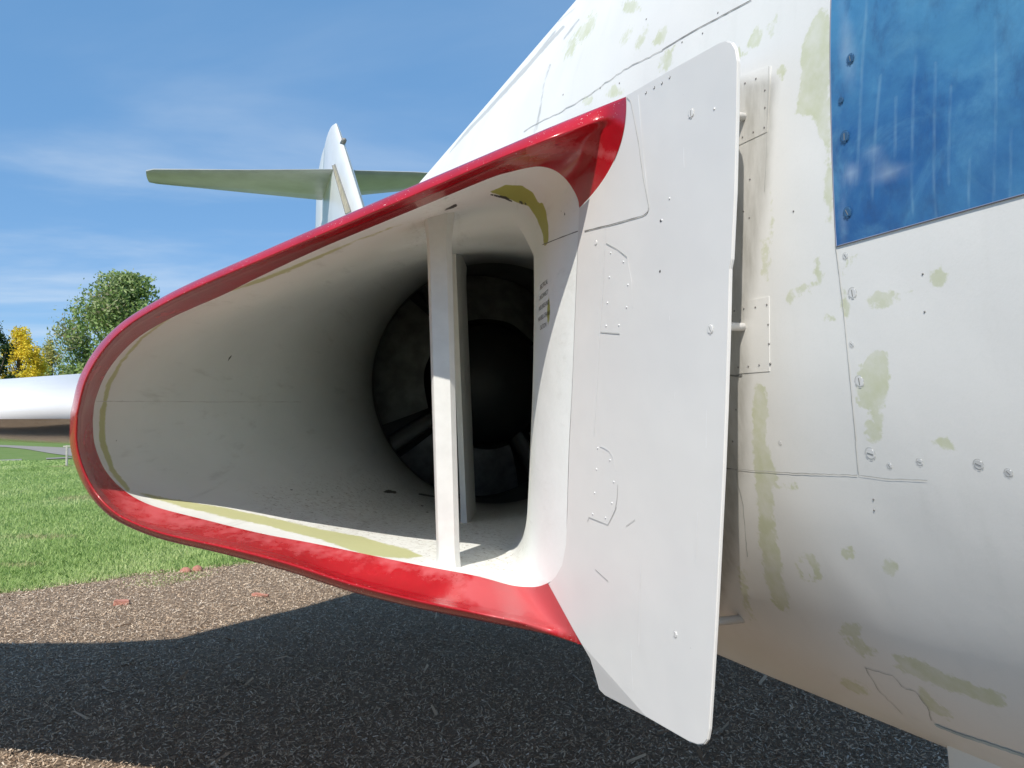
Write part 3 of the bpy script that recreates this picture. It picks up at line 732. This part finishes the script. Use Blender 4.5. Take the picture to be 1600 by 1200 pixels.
# ---- two vertical vanes in the intake
def vane(top, bot, wpx_l, wpx_r, slope, Y, label, mat, nz=24, chord=.10):
    V = []; cdir = np.array([slope, 1.0, 0]); sec = [(-1, .5), (-1, .2), (-.93, .06), (-.78, 0), (.5, -.02), (.56, -.018), (.97, .10), (1, .14), (1, .8), (-.6, .8)]
    for i in range(nz+1):
        s = i/nz; cxp = top[0]*(1-s)+bot[0]*s; y = top[1]*(1-s)+bot[1]*s
        fl = 1+.3*math.exp(-(s/.04)**2)+.12*math.exp(-((1-s)/.025)**2)
        Yd = Y
        d = ray(cxp, y); c0 = np.array([d[0]*Yd, Yd, d[2]*Yd+CH]); hw = (wpx_l*(1-s)+wpx_r*s)*.5*Yd/F*fl
        for (a, b_) in sec: V.append(c0+np.array([hw*a, 0, 0])+cdir*chord*b_)
    k = len(sec); Fc = [(i*k+j, i*k+(j+1) % k, (i+1)*k+(j+1) % k, (i+1)*k+j) for i in range(nz) for j in range(k)]
    me = mesh('vertical_vane', V, Fc); o = link('vertical_vane', me, mat, air); o['label'] = label
    md = o.modifiers.new('edge', 'EDGE_SPLIT'); md.split_angle = R(24)
    return o
MV = simple('vane_paint', (.66, .66, .63), .4, 0, 20, .05, .08)
vane((685, 328), (701, 892), 40, 36, -.085, 1.58, 'front vertical vane with its lower part in sunlight', MV, chord=.12)
vane((708, 385), (726, 818), 14, 14, .015, 2.45, 'rear vertical vane deeper in the intake', MV, chord=.42)

# ---- stencil lettering on the inboard wall
pr = dhit(859, 478)
if pr:
    lr, t_r, z_r = LT(np.array(pr[0]))
    lines = ['ELECTRICAL', 'DISCONNECT', 'AND LINES AND', 'MAIN BELL CRANK', 'CAUTION']
    for i, tx in enumerate(lines):
        cu = bpy.data.curves.new('stencil', 'FONT'); cu.body = tx; cu.size = 1; cu.align_x = 'CENTER'; cu.resolution_u = 3
        to = bpy.data.objects.new('stencil', cu); COL.objects.link(to); bpy.context.view_layer.update()
        me = bpy.data.meshes.new_from_object(to.evaluated_get(bpy.context.evaluated_depsgraph_get()))
        bpy.data.objects.remove(to)
        yc = (440, 457, 474, 491, 507)[i]; zc_ = (655-yc)*(pr[0].y+.03)/F; tcn = t_r+.053
        V = []
        for v in me.vertices:
            z = zc_+(v.co.y-.35)*.0125; t = tcn-v.co.x*.0135
            h = BD.ray_cast(Vector(W3(.3, t, z)), Vector((IN[0], IN[1], 0)))
            V.append((h[0]-Vector((IN[0], IN[1], 0))*.0008) if h[0] else Vector(W3(lr, t, z)))
        for v, q in zip(me.vertices, V): v.co = q
        o = link('stencil_lettering', me, M_text, air, smooth=False)

# ---- wing
def airfoil(n=30):
    x = (1-np.cos(np.linspace(0, math.pi, n)))/2
    th = 5*.10*(.2969*np.sqrt(x)-.126*x-.3516*x**2+.2843*x**3-.1036*x**4)
    return x, th
xs, th = airfoil()
secs = []
for l, tle, tte, zc_ in ((.9, 3.95, 6.3, .03), (.3, 3.85, 6.1, .03), (-.05, 3.6, 5.8, .028), (-.3, 3.1, 5.6, .025), (-.315, 2.2, 5.6, .022), (-.7, 2.50, 5.34, .018), (-1.12, 2.82, 5.03, .01), (-1.6, 3.16, 5.1, .0), (-2.2, 3.56, 5.33, -.015), (-4.8, 5.35, 6.3, -.12)):
    c_ = tte-tle; f = min(1.0, .055*4/ c_) if False else 1
    tk = c_*th*(.74 if l > -1 else .86)
    up_ = [(tle+c_*x, zc_+k*1.1) for x, k in zip(xs[::-1], tk[::-1])]; dn_ = [(tle+c_*x, zc_-.004-k*.86) for x, k in zip(xs[1:], tk[1:])]
    secs.append([W3(l, t, z) for t, z in up_+dn_])
secs = np.array(secs); kx = len(xs)
link('wing_upper_skin', grid('wing_upper_skin', secs[:, :kx+1]), M_tail, air)
link('wing_lower_skin', grid('wing_lower_skin', secs[:, kx:]), M_alu, air)['label'] = 'polished metal underside of the wing'
# the same intake and wing on the far side of the body
def mirror(P):
    L_ = LT(P); return W3(2*FC-L_[..., 0], L_[..., 1], L_[..., 2])
link('wing_upper_skin', grid('wing_upper_skin', mirror(secs[:, :kx+1]), flip=True), M_tail, air)
link('wing_lower_skin', grid('wing_lower_skin', mirror(secs[:, kx:]), flip=True), M_alu, air)
link('intake_skin', grid('intake_skin', mirror(back[:, ::6]), flip=True), M_tail, air)
lm = grid('intake_lip', mirror(rowsL[::3, ::4]), flip=True)
attr(lm, 'edge', np.zeros(len(lm.vertices))); attr(lm, 'fade', np.full(len(lm.vertices), -3.)); link('intake_lip', lm, MR, air)
pm = plate.data.copy(); cc = np.empty(len(pm.vertices)*3); pm.vertices.foreach_get('co', cc); cc = cc.reshape(-1, 3)+np.array(air.location)
pm.vertices.foreach_set('co', mirror(cc).ravel()); pm.materials.clear(); link('splitter_plate', pm, MP, None, smooth=False)
pmo = bpy.data.objects['splitter_plate.001']; pmo.parent = air; pmo.matrix_parent_inverse = air.matrix_basis.inverted()
# fin, rudder, tailplane
def blade(name, secs_, mat, tmax):
    """vertical surface from (z, leading station, trailing station, thickness)"""
    xx = np.array([0, .01, .03, .08, .18, .35, .6, .85, 1.0]); kk = np.array([0, .22, .4, .62, .85, 1.0, .85, .5, .3])*.5
    G_ = [[W3(FC-k*tk, a+(c_-a)*x, z) for x, k in zip(xx, kk)]+[W3(FC+k*tk, a+(c_-a)*x, z) for x, k in zip(xx[::-1], kk[::-1])] for z, a, c_, tk in secs_]
    return link(name, grid(name, np.array(G_), closed=True), mat, air)
fin = blade('tail_fin', [(.6, 5.6, 10.2, .24), (1.91, 7.25, 10.2, .2), (2.74, 8.3, 10.2, .17), (3.24, 8.95, 10.2, .13), (3.40, 9.17, 10.2, .09), (3.47, 9.42, 10.2, .05), (3.495, 9.8, 10.1, .01)], M_tail, .17)
rud = blade('rudder', [(.9, 10.23, 11.1, .10), (2.5, 10.23, 11.12, .08), (3.1, 10.23, 11.05, .06), (3.33, 10.23, 10.9, .045), (3.43, 10.23, 10.6, .03), (3.47, 10.24, 10.35, .01)], M_tail, .1)
bmf = bmesh.new(); bmf.from_mesh(fin.data); bmesh.ops.translate(bmf, verts=bmf.verts, vec=air.location); BFN = BVHTree.FromBMesh(bmf); bmf.free()
sv = []
for (x, y) in ((520, 259), (524, 257), (549, 330), (541, 334)):
    sv.append(np.array(fhit(x, y, .006, BFN)[0]))
st_ = link('antenna_strip', mesh('antenna_strip', sv+[p+np.array([IN[0], IN[1], 0])*.02 for p in sv], [(0, 1, 2, 3), (0, 4, 5, 1), (1, 5, 6, 2), (2, 6, 7, 3), (3, 7, 4, 0)]), simple('beige_strip', (.50, .44, .33), .5), air, smooth=False)
for (a, b_) in ((0, 3), (1, 2)): link('strip_edge', tube_mesh('strip_edge', [sv[a], sv[b_]], .006, 6), M_seam, st_)
tl = W3(FC, 8.62, 3.0)
lamp_ = link('tail_light', tube_mesh('tail_light', [tl+a3*.05, tl-a3*.06, tl-a3*.09], [.03, .028, .012], 10), M_rivetd, air)
M_stab = simple('tailplane_paint', (.42, .44, .43), .3, .15, 3, .12)
def stab(P, name='tailplane'):
    """P: list of (l, t_le, t_te, z)"""
    x2 = np.array([0, .02, .08, .25, .5, .75, 1.0]); k2_ = np.array([0, .35, .7, 1, .85, .5, .05])*.035
    G_ = []
    for (l, a, c_, z) in P:
        loop_ = [(a+(c_-a)*x, z+k) for x, k in zip(x2, k2_)]+[(a+(c_-a)*x, z-k) for x, k in zip(x2[::-1], k2_[::-1])]
        G_.append([W3(l, t, zz_) for t, zz_ in loop_])
    me = grid(name, np.array(G_)); o = link(name, me, M_stab, air)
    return o
stab([(1.2, 8.80, 10.12, 2.75), (.3, 9.16, 10.10, 2.75), (-.70, 9.53, 10.10, 2.755), (-.78, 9.62, 10.06, 2.755)])
stab([(1.3, 8.80, 9.98, 2.75), (2.1, 8.95, 9.78, 2.86), (3.2, 9.15, 9.5, 2.98)])

# ---- belly fairing ahead of the intake (lower right corner)
fp = []
for t, dz in ((.80, .0), (.76, .075), (.55, .11), (-.3, .12), (-.9, .0)):
    hw, zc_, ht, hb = fsec(t); z0 = zc_-hb
    fp.append([W3(FC+x, t, z) for x, z in ((-.34, z0+.10), (-.33, z0-dz*.6), (-.28, z0-dz), (.28, z0-dz), (.33, z0-dz*.6), (.34, z0+.10))])
bf = grid('belly_fairing', np.array(fp)); no = len(bf.vertices)
for a_ in ('putty', 'dirt', 'scuff'): attr(bf, a_, np.full(no, -9.))
attr(bf, 'tan', np.full(no, -9.))
link('belly_fairing', bf, MF, air, smooth=False)

# ================================================================== ground
def ground_mat(name, c1, c2, c3, sc, bump=.6, rough=.9):
    m = M(name, c1, rough, spec=.15)
    n = m.noise(sc, 6, .7); base = m.mix(m.step(n, .3, .7), c1, c2)
    n2 = m.noise(sc*.06, 5, .6, seed=3); base = m.mix(m.step(n2, .35, .7, 0, .6), base, c3)
    m.color(base); m.bump(n, bump, .03); return m.m
M_grass = ground_mat('lawn_soil_and_grass', (.10, .17, .045), (.16, .25, .075), (.20, .25, .09), 24)
M_mulch = ground_mat('weathered_wood_mulch', (.21, .15, .105), (.42, .32, .235), (.31, .235, .17), 60, 1.0)
M_path = ground_mat('concrete_path', (.26, .25, .24), (.31, .30, .28), (.23, .22, .21), 6, .2)
def plane(name, pts, z, mat, kind='structure'):
    me = mesh(name, [(x, y, z) for x, y in pts], [tuple(range(len(pts)))]); o = link(name, me, mat, None, smooth=False); o['kind'] = kind; return o
# one sheet to the horizon
gx = np.array([-900, -300, -100, -40, -20, -10, -5, 0, 5, 10, 20, 40, 100, 300, 900.]); GG = np.array([[(x, y, 0) for x in gx] for y in gx+20])
g_ = link('lawn', grid('lawn', GG, flip=True), M_grass, None, smooth=False); g_['kind'] = 'structure'
edge_px = [(0, 928), (60, 921), (150, 910), (230, 898), (300, 893), (370, 884)]
ep = [ground(x, y)[:2] for x, y in edge_px]
for p in ep: pass
bed_edge = spline([(-9, 4.6), (-7, 6.1)]+[tuple(p) for p in ep]+[(-1.5, 9.3), (1, 9.9), (5, 10.3), (9, 9.5)], 120)
bed = [tuple(p) for p in bed_edge]+[(11, -6), (-9, -6)]
plane('mulch_bed', bed, .006, M_mulch)
bed_poly = np.array(bed)
# path strips far off
def strip(name, y1, y2, x1=-60, x2=40, z=.02, sl=0, lab=None):
    a = [ground(x, yy)[:2] for x, yy in ((-200, y1), (800, y1+sl), (800, y2+sl), (-200, y2))]
    plane(name, [tuple(p) for p in a], z, M_path)
for i_, pl_ in enumerate(([(-60, 694.5), (9, 696), (60, 698), (110, 700), (170, 702), (400, 706), (400, 722), (170, 717), (110, 713), (80, 709), (40, 702), (9, 699), (-60, 697)],
                          [(-120, 724), (34, 718), (34, 720), (-120, 727)], [(72, 716.5), (112, 715), (112, 716.5), (72, 718.5)])):
    plane('path', [tuple(ground(x, y)[:2]) for x, y in pl_], .02+.004*i_, M_path)
# wood chips
def chips(N, rect, name, dens_near, zmax, lens_, wid, mats):
    x0, x1, y0, y1 = rect
    y = y0+(y1-y0)*rng.random(N)**dens_near; x = rng.uniform(-1, 1, N)*0+(x0+(x1-x0)*rng.random(N))
    ins = sdist(np.stack([x, y], 1), bed_poly) > -.12
    x, y = x[ins], y[ins]; N = len(x)
    a = rng.uniform(0, 2*math.pi, N); L = rng.uniform(*lens_, N)*.5; w = rng.uniform(*wid, N)*.5
    tilt = rng.normal(0, .35, N); roll = rng.normal(0, .5, N); z = .008+rng.random(N)**2*zmax+np.abs(np.sin(tilt))*L
    d = np.stack([np.cos(a)*np.cos(tilt), np.sin(a)*np.cos(tilt), np.sin(tilt)], 1)
    s = np.stack([-np.sin(a)*np.cos(roll), np.cos(a)*np.cos(roll), np.sin(roll)], 1)
    c0 = np.stack([x, y, z], 1); dL = d*L[:, None]; sw = s*w[:, None]; tp = rng.uniform(.3, 1, N)[:, None]
    V = np.stack([c0-dL-sw, c0+dL-sw*tp, c0+dL+sw*tp, c0-dL+sw], 1).reshape(-1, 3)
    Qf = np.arange(N*4).reshape(-1, 4); me = fastmesh(name, V, Qf)
    attr(me, 'tone', np.repeat(rng.random(N), 4)); o = link(name, me, mats, None, smooth=False); o['kind'] = 'stuff'; o['label'] = 'loose wood chips of the mulch bed'; o['category'] = 'mulch'; return o
mc = M('wood_chip', (.2, .16, .12), 1.0, spec=.0); tn_ = mc.attr('tone')
cr = mc.new('ShaderNodeValToRGB'); mc.t.links.new(tn_, cr.inputs[0]); e = cr.color_ramp.elements
e[0].position = 0; e[0].color = (.17, .12, .085, 1); e[1].position = 1; e[1].color = (.76, .66, .53, 1)
for p_, c_ in ((.2, (.35, .255, .18, 1)), (.5, (.53, .41, .30, 1)), (.78, (.63, .51, .385, 1)), (.93, (.58, .50, .42, 1))):
    q = e.new(p_); q.color = c_
mc.color(cr.outputs[0])
chips(340000, (-6.5, 4, 2.9, 10.2), 'wood_chips', 1.2, .02, (.006, .027), (.0025, .008), mc.m)
chips(380, (-6, 3.5, 3.0, 9.5), 'large_wood_chips', 1.0, .012, (.05, .12), (.012, .024), mc.m)

# grass blades
def blades(N, name, xr, yr, hr, wr, power=1.6, clip=True, patch=None, lab='short green lawn grass', dens=None):
    y = yr[0]+(yr[1]-yr[0])*rng.random(N)**power; x = (xr[0]+(xr[1]-xr[0])*rng.random(N))
    if patch is None: x = x*y
    P = np.stack([x, y], 1)
    if patch is not None:
        keep = sdist(P, patch)+rng.normal(0, .05, N) > 0
    else:
        keep = sdist(P, bed_poly)+rng.normal(0, .025, N) < 0
    P = P[keep]; N = len(P); a = rng.uniform(0, math.pi, N); h = rng.uniform(*hr, N); w = rng.uniform(*wr, N)*(1+P[:, 1]/14)
    lean = rng.normal(0, .45, (N, 2))*h[:, None]
    c0 = np.c_[P, np.zeros(N)]; s = np.stack([np.cos(a)*w, np.sin(a)*w, 0*w], 1)
    mid = c0+np.c_[lean*.35, h*.6]; tip = c0+np.c_[lean, h]
    V = np.stack([c0-s, c0+s, mid+s*.7, tip, mid-s*.7], 1).reshape(-1, 3); Qf = np.arange(N*5).reshape(-1, 5)
    me = fastmesh(name, V, Qf)
    big = np.array([mnoise.noise(Vector((p[0]*.9, p[1]*.35, 0))) for p in P[::1]]) if N < 260000 else np.zeros(N)
    dry = np.zeros(N)
    for (gx_, gy_, r1, r2) in dryspots: dry = np.maximum(dry, np.clip(1.2-np.hypot((P[:, 0]-gx_)/r1, (P[:, 1]-gy_)/r2), 0, 1))
    attr(me, 'tone', np.repeat(np.clip(.5+.45*big+rng.normal(0, .16, N), 0, 1), 5)); attr(me, 'dry', np.repeat(np.clip(dry*rng.random(N)*2.2, 0, 1), 5))
    o = link(name, me, mg.m, None, smooth=False); o['kind'] = 'stuff'; o['label'] = lab; o['category'] = 'grass'; return o
mg = M('grass_blade', (.1, .2, .04), .6, spec=.3); tn_ = mg.attr('tone'); cr = mg.new('ShaderNodeValToRGB'); mg.t.links.new(tn_, cr.inputs[0]); e = cr.color_ramp.elements
e[0].color = (.24, .36, .11, 1); e[1].color = (.64, .70, .36, 1); q = e.new(.5); q.color = (.43, .57, .21, 1)
mg.color(mg.mix(mg.attr('dry'), cr.outputs[0], (.52, .45, .27)))
tr_ = mg.new('ShaderNodeBsdfTranslucent'); mxs = mg.new('ShaderNodeMixShader'); mxs.inputs[0].default_value = .3
tr_.inputs[0].default_value = (.26, .45, .10, 1); mg.t.links.new(mg.b.outputs[0], mxs.inputs[1]); mg.t.links.new(tr_.outputs[0], mxs.inputs[2])
mg.t.links.new(mxs.outputs[0], mg.t.nodes['Material Output'].inputs[0])
dryspots = []
for (x, y, r1, r2) in ((32, 886, .28, .14), (62, 841, .55, .22), (125, 779, .55, .5), (100, 730, .5, .5)):
    p = ground(x, y); dryspots.append((p[0], p[1], r1, r2))
blades(240000, 'lawn_grass', (-.80, -.02), (6.6, 26), (.03, .065), (.0015, .0032), 1.9)
blades(60000, 'far_lawn_grass', (-.75, .1), (24, 29.5), (.03, .06), (.006, .012), 1.5, lab='distant lawn grass')
gp = [ground(x, y)[:2] for x, y in ((195, 918), (225, 903), (270, 894), (330, 893), (325, 903), (250, 918))]
blades(9000, 'grass_tuft', (gp[0][0]-.6, gp[3][0]+.6), (6.4, 8.6), (.012, .03), (.001, .003), 1.0, patch=np.array(gp), lab='thin bright grass creeping into the mulch')

# broken brick-coloured pavers
M_brick = simple('salmon_clay', (.42, .19, .14), .85, 0, 30, .25, .4)
def brick_piece(px, py, L, Wd, H, rz, label, dome=False, grp=None):
    g = ground(px, py); b = bmesh.new()
    if dome:
        bmesh.ops.create_uvsphere(b, u_segments=20, v_segments=10, radius=1)
        for v in b.verts:
            v.co.z = max(v.co.z, -.05); k = 1+.12*mnoise.noise(v.co*2.3+Vector((px, 0, 0))); v.co = Vector((v.co.x*L*k, v.co.y*Wd*k, v.co.z*H*k))
    else:
        bmesh.ops.create_cube(b, size=1); bmesh.ops.subdivide_edges(b, edges=b.edges, cuts=3, use_grid_fill=True)
        for v in b.verts:
            v.co = Vector((v.co.x*L, v.co.y*Wd, (v.co.z+.5)*H)); v.co += Vector((mnoise.noise(v.co*40), mnoise.noise(v.co*40+Vector((9, 0, 0))), mnoise.noise(v.co*40+Vector((0, 9, 0)))))*.008
    o = link('brick_piece', bm_mesh(b, 'brick_piece'), M_brick, None, smooth=dome); o.location = g+np.array([0, 0, .008]); o.rotation_euler = (.05, .08, rz); tag(o, label, 'brick', grp)
brick_piece(290, 895, .055, .05, .05, .2, 'rounded salmon brick lump at the lawn edge, left of a pair', True)
brick_piece(308, 893, .052, .05, .055, 1.0, 'rounded salmon brick lump at the lawn edge, right of a pair', True)
brick_piece(190, 946, .11, .06, .035, .3, 'flat broken brick lying alone on the sunlit mulch', False)
brick_piece(407, 933, .14, .035, .022, -.1, 'thin reddish brick sliver on the mulch under the red lip', False)

# ================================================================== trees
def leafmat(name, cols, trans=.3):
    m = M(name, cols[0], .55, spec=.3); t_ = m.attr('tone'); c_ = m.new('ShaderNodeValToRGB'); m.t.links.new(t_, c_.inputs[0]); el = c_.color_ramp.elements
    el[0].color = (*cols[0], 1); el[1].color = (*cols[-1], 1)
    for i, k in enumerate(cols[1:-1]): q = el.new((i+1)/(len(cols)-1)); q.color = (*k, 1)
    m.color(c_.outputs[0]); tr = m.new('ShaderNodeBsdfTranslucent'); m.t.links.new(c_.outputs[0], tr.inputs[0]); ms = m.new('ShaderNodeMixShader'); ms.inputs[0].default_value = trans
    m.t.links.new(m.b.outputs[0], ms.inputs[1]); m.t.links.new(tr.outputs[0], ms.inputs[2]); m.t.links.new(ms.outputs[0], m.t.nodes['Material Output'].inputs[0]); return m.m
L_green = leafmat('green_leaves', [(.08, .14, .035), (.17, .26, .065), (.27, .37, .12), (.34, .40, .20), (.36, .27, .19)])
L_yel = leafmat('yellow_leaves', [(.40, .30, .03), (.78, .60, .04), (.88, .72, .07), (.66, .64, .16)], .35)
L_pale = leafmat('olive_leaves', [(.22, .23, .07), (.40, .40, .12), (.55, .50, .16), (.42, .34, .16)], .35)
L_dark = leafmat('dark_leaves', [(.02, .04, .012), (.04, .08, .02), (.07, .11, .03)])
M_bark = simple('bark', (.12, .09, .065), .9, 0, 14, .3, .5)
def tree(px, D, top_py, rad_px, mat, label, n_leaf=16000, leaf=.09, seed=0, low=.22, squash=1.0, grp='trees beyond the lawn', sparse=1.0):
    r = np.random.default_rng(seed); d = ray(px, 655); base = np.array([d[0]*D, D, 0.])
    H = CH+(655-top_py)/F*D; Rr = rad_px/F*D
    root = empty('tree', base); tag(root, label, 'tree', grp)
    # trunk and limbs
    b = bmesh.new(); tips = []
    V = []; Fc = []
    def limb(p0, p1, r0_, r1_):
        m_ = tube_mesh('x', [p0, (p0+p1)/2+r.normal(0, .03*np.linalg.norm(p1-p0), 3), p1], [r0_, (r0_+r1_)/2, r1_], 7)
        b.from_mesh(m_); bpy.data.meshes.remove(m_)
    limb(base-np.array([0, 0, .1]), base+np.array([0, 0, H*.35]), .028*H, .02*H)
    limb(base+np.array([0, 0, H*.35]), base+np.array([.1, 0, H*.85]), .02*H, .004*H)
    ncl = 85; cl = []
    for i in range(ncl):
        while True:
            q = r.uniform(-1, 1, 3)
            if np.linalg.norm(q) < 1: break
        q = q/np.linalg.norm(q)*(np.linalg.norm(q)**.4)
        zz_ = H*(low+(1-low)*(.5+.5*q[2])*.97); prof_ = math.sin(math.pi*min(1, max(.02, (zz_/H-low*.6)/(1.08-low*.6)))**.85)**.7
        c_ = base+np.array([q[0]*Rr*prof_, q[1]*Rr*prof_, zz_]); cl.append(c_)
        if i < 34: limb(base+np.array([0, 0, max(H*.25, zz_*.6)]), c_, .008*H, .0018*H)
    link('trunk', bm_mesh(b, 'trunk'), M_bark, root)
    cl = np.array(cl); k = r.integers(0, ncl, n_leaf); sz = r.uniform(.16, .34, ncl)*Rr*1.15
    off_ = r.normal(0, 1, (n_leaf, 3)); off_ /= np.linalg.norm(off_, axis=1)[:, None]; off_ *= (r.random(n_leaf)**.5)[:, None]*sz[k][:, None]*np.array([1, 1, 1.15])
    P = cl[k]+off_
    # upright twigs that break the outline
    tw = r.random(n_leaf) < .16; rt_ = r.random(tw.sum()); P[tw, 2] += rt_*.07*H*sparse; P[tw, :2] += (P[tw, :2]-base[:2])*rt_[:, None]*.08
    P[:, 2] = np.minimum(P[:, 2], H+r.normal(0, .01*H, n_leaf))
    L = leaf*r.uniform(.5, 1.2, n_leaf)
    u = r.normal(0, 1, (n_leaf, 3)); u /= np.linalg.norm(u, axis=1)[:, None]; v = np.cross(u, r.normal(0, 1, (n_leaf, 3))); v /= np.linalg.norm(v, axis=1)[:, None]
    Vv = np.stack([P-u*L[:, None], P-v*L[:, None]*.5, P+u*L[:, None], P+v*L[:, None]*.5], 1).reshape(-1, 3)
    me = fastmesh('crown', Vv, np.arange(n_leaf*4).reshape(-1, 4))
    attr(me, 'tone', np.repeat(np.clip(r.random(ncl)[k]*.6+r.random(n_leaf)*.4, 0, 1), 4))
    link('crown', me, mat, root, smooth=False)
tree(192, 46, 430, 88, L_green, 'tall green tree with ragged crown beside the red intake lip', 42000, .12, 3, .12)
tree(28, 62, 512, 36, L_yel, 'bright yellow autumn tree above the wing at left edge', 15000, .11, 4, .08)
tree(76, 70, 530, 26, L_pale, 'olive yellow tree between the bright yellow and green trees', 7000, .11, 5, .08, sparse=1.8)
tree(52, 66, 552, 20, L_yel, 'small low yellow tree just over the wing', 7000, .1, 9, .05)
tree(-12, 56, 498, 28, L_dark, 'dark green tree cut by the left edge of view', 12000, .10, 6, .08)
tree(330, 75, 575, 50, L_green, 'green tree hidden behind the intake', 6000, .15, 12, .05)
for i, (x, D, y, rr) in enumerate(((-120, 90, 560, 45), (120, 95, 575, 50), (-260, 80, 540, 60), (640, 110, 590, 60), (900, 120, 580, 70))):
    tree(x, D, y, rr, (L_green, L_dark, L_yel, L_green, L_dark)[i], ('distant round green tree left of the view', 'distant low dark tree behind the green tree', 'distant yellow tree well left of the view', 'distant tree hidden behind the intake', 'distant dark tree hidden behind the fuselage')[i], 5000, .2, 20+i, .05)
# young staked post on the lawn
gp_ = ground(104, 729)
post = empty('wooden_post', gp_); tag(post, 'thin pale wooden post with short crosspiece standing on the lawn', 'post')
Dp = gp_[1]; hpost = 33/F*Dp
for nm, a, b_, rr in (('upright', (0, 0, -.05), (0, 0, hpost), .035), ('crosspiece', (-.12, 0, hpost-.04), (.14, 0, hpost-.03), .025)):
    link(nm, tube_mesh(nm, [gp_+np.array(a), gp_+np.array(b_)], rr, 6), simple('pale_timber', (.48, .45, .40), .8, 0, 20, .2), post, smooth=False)
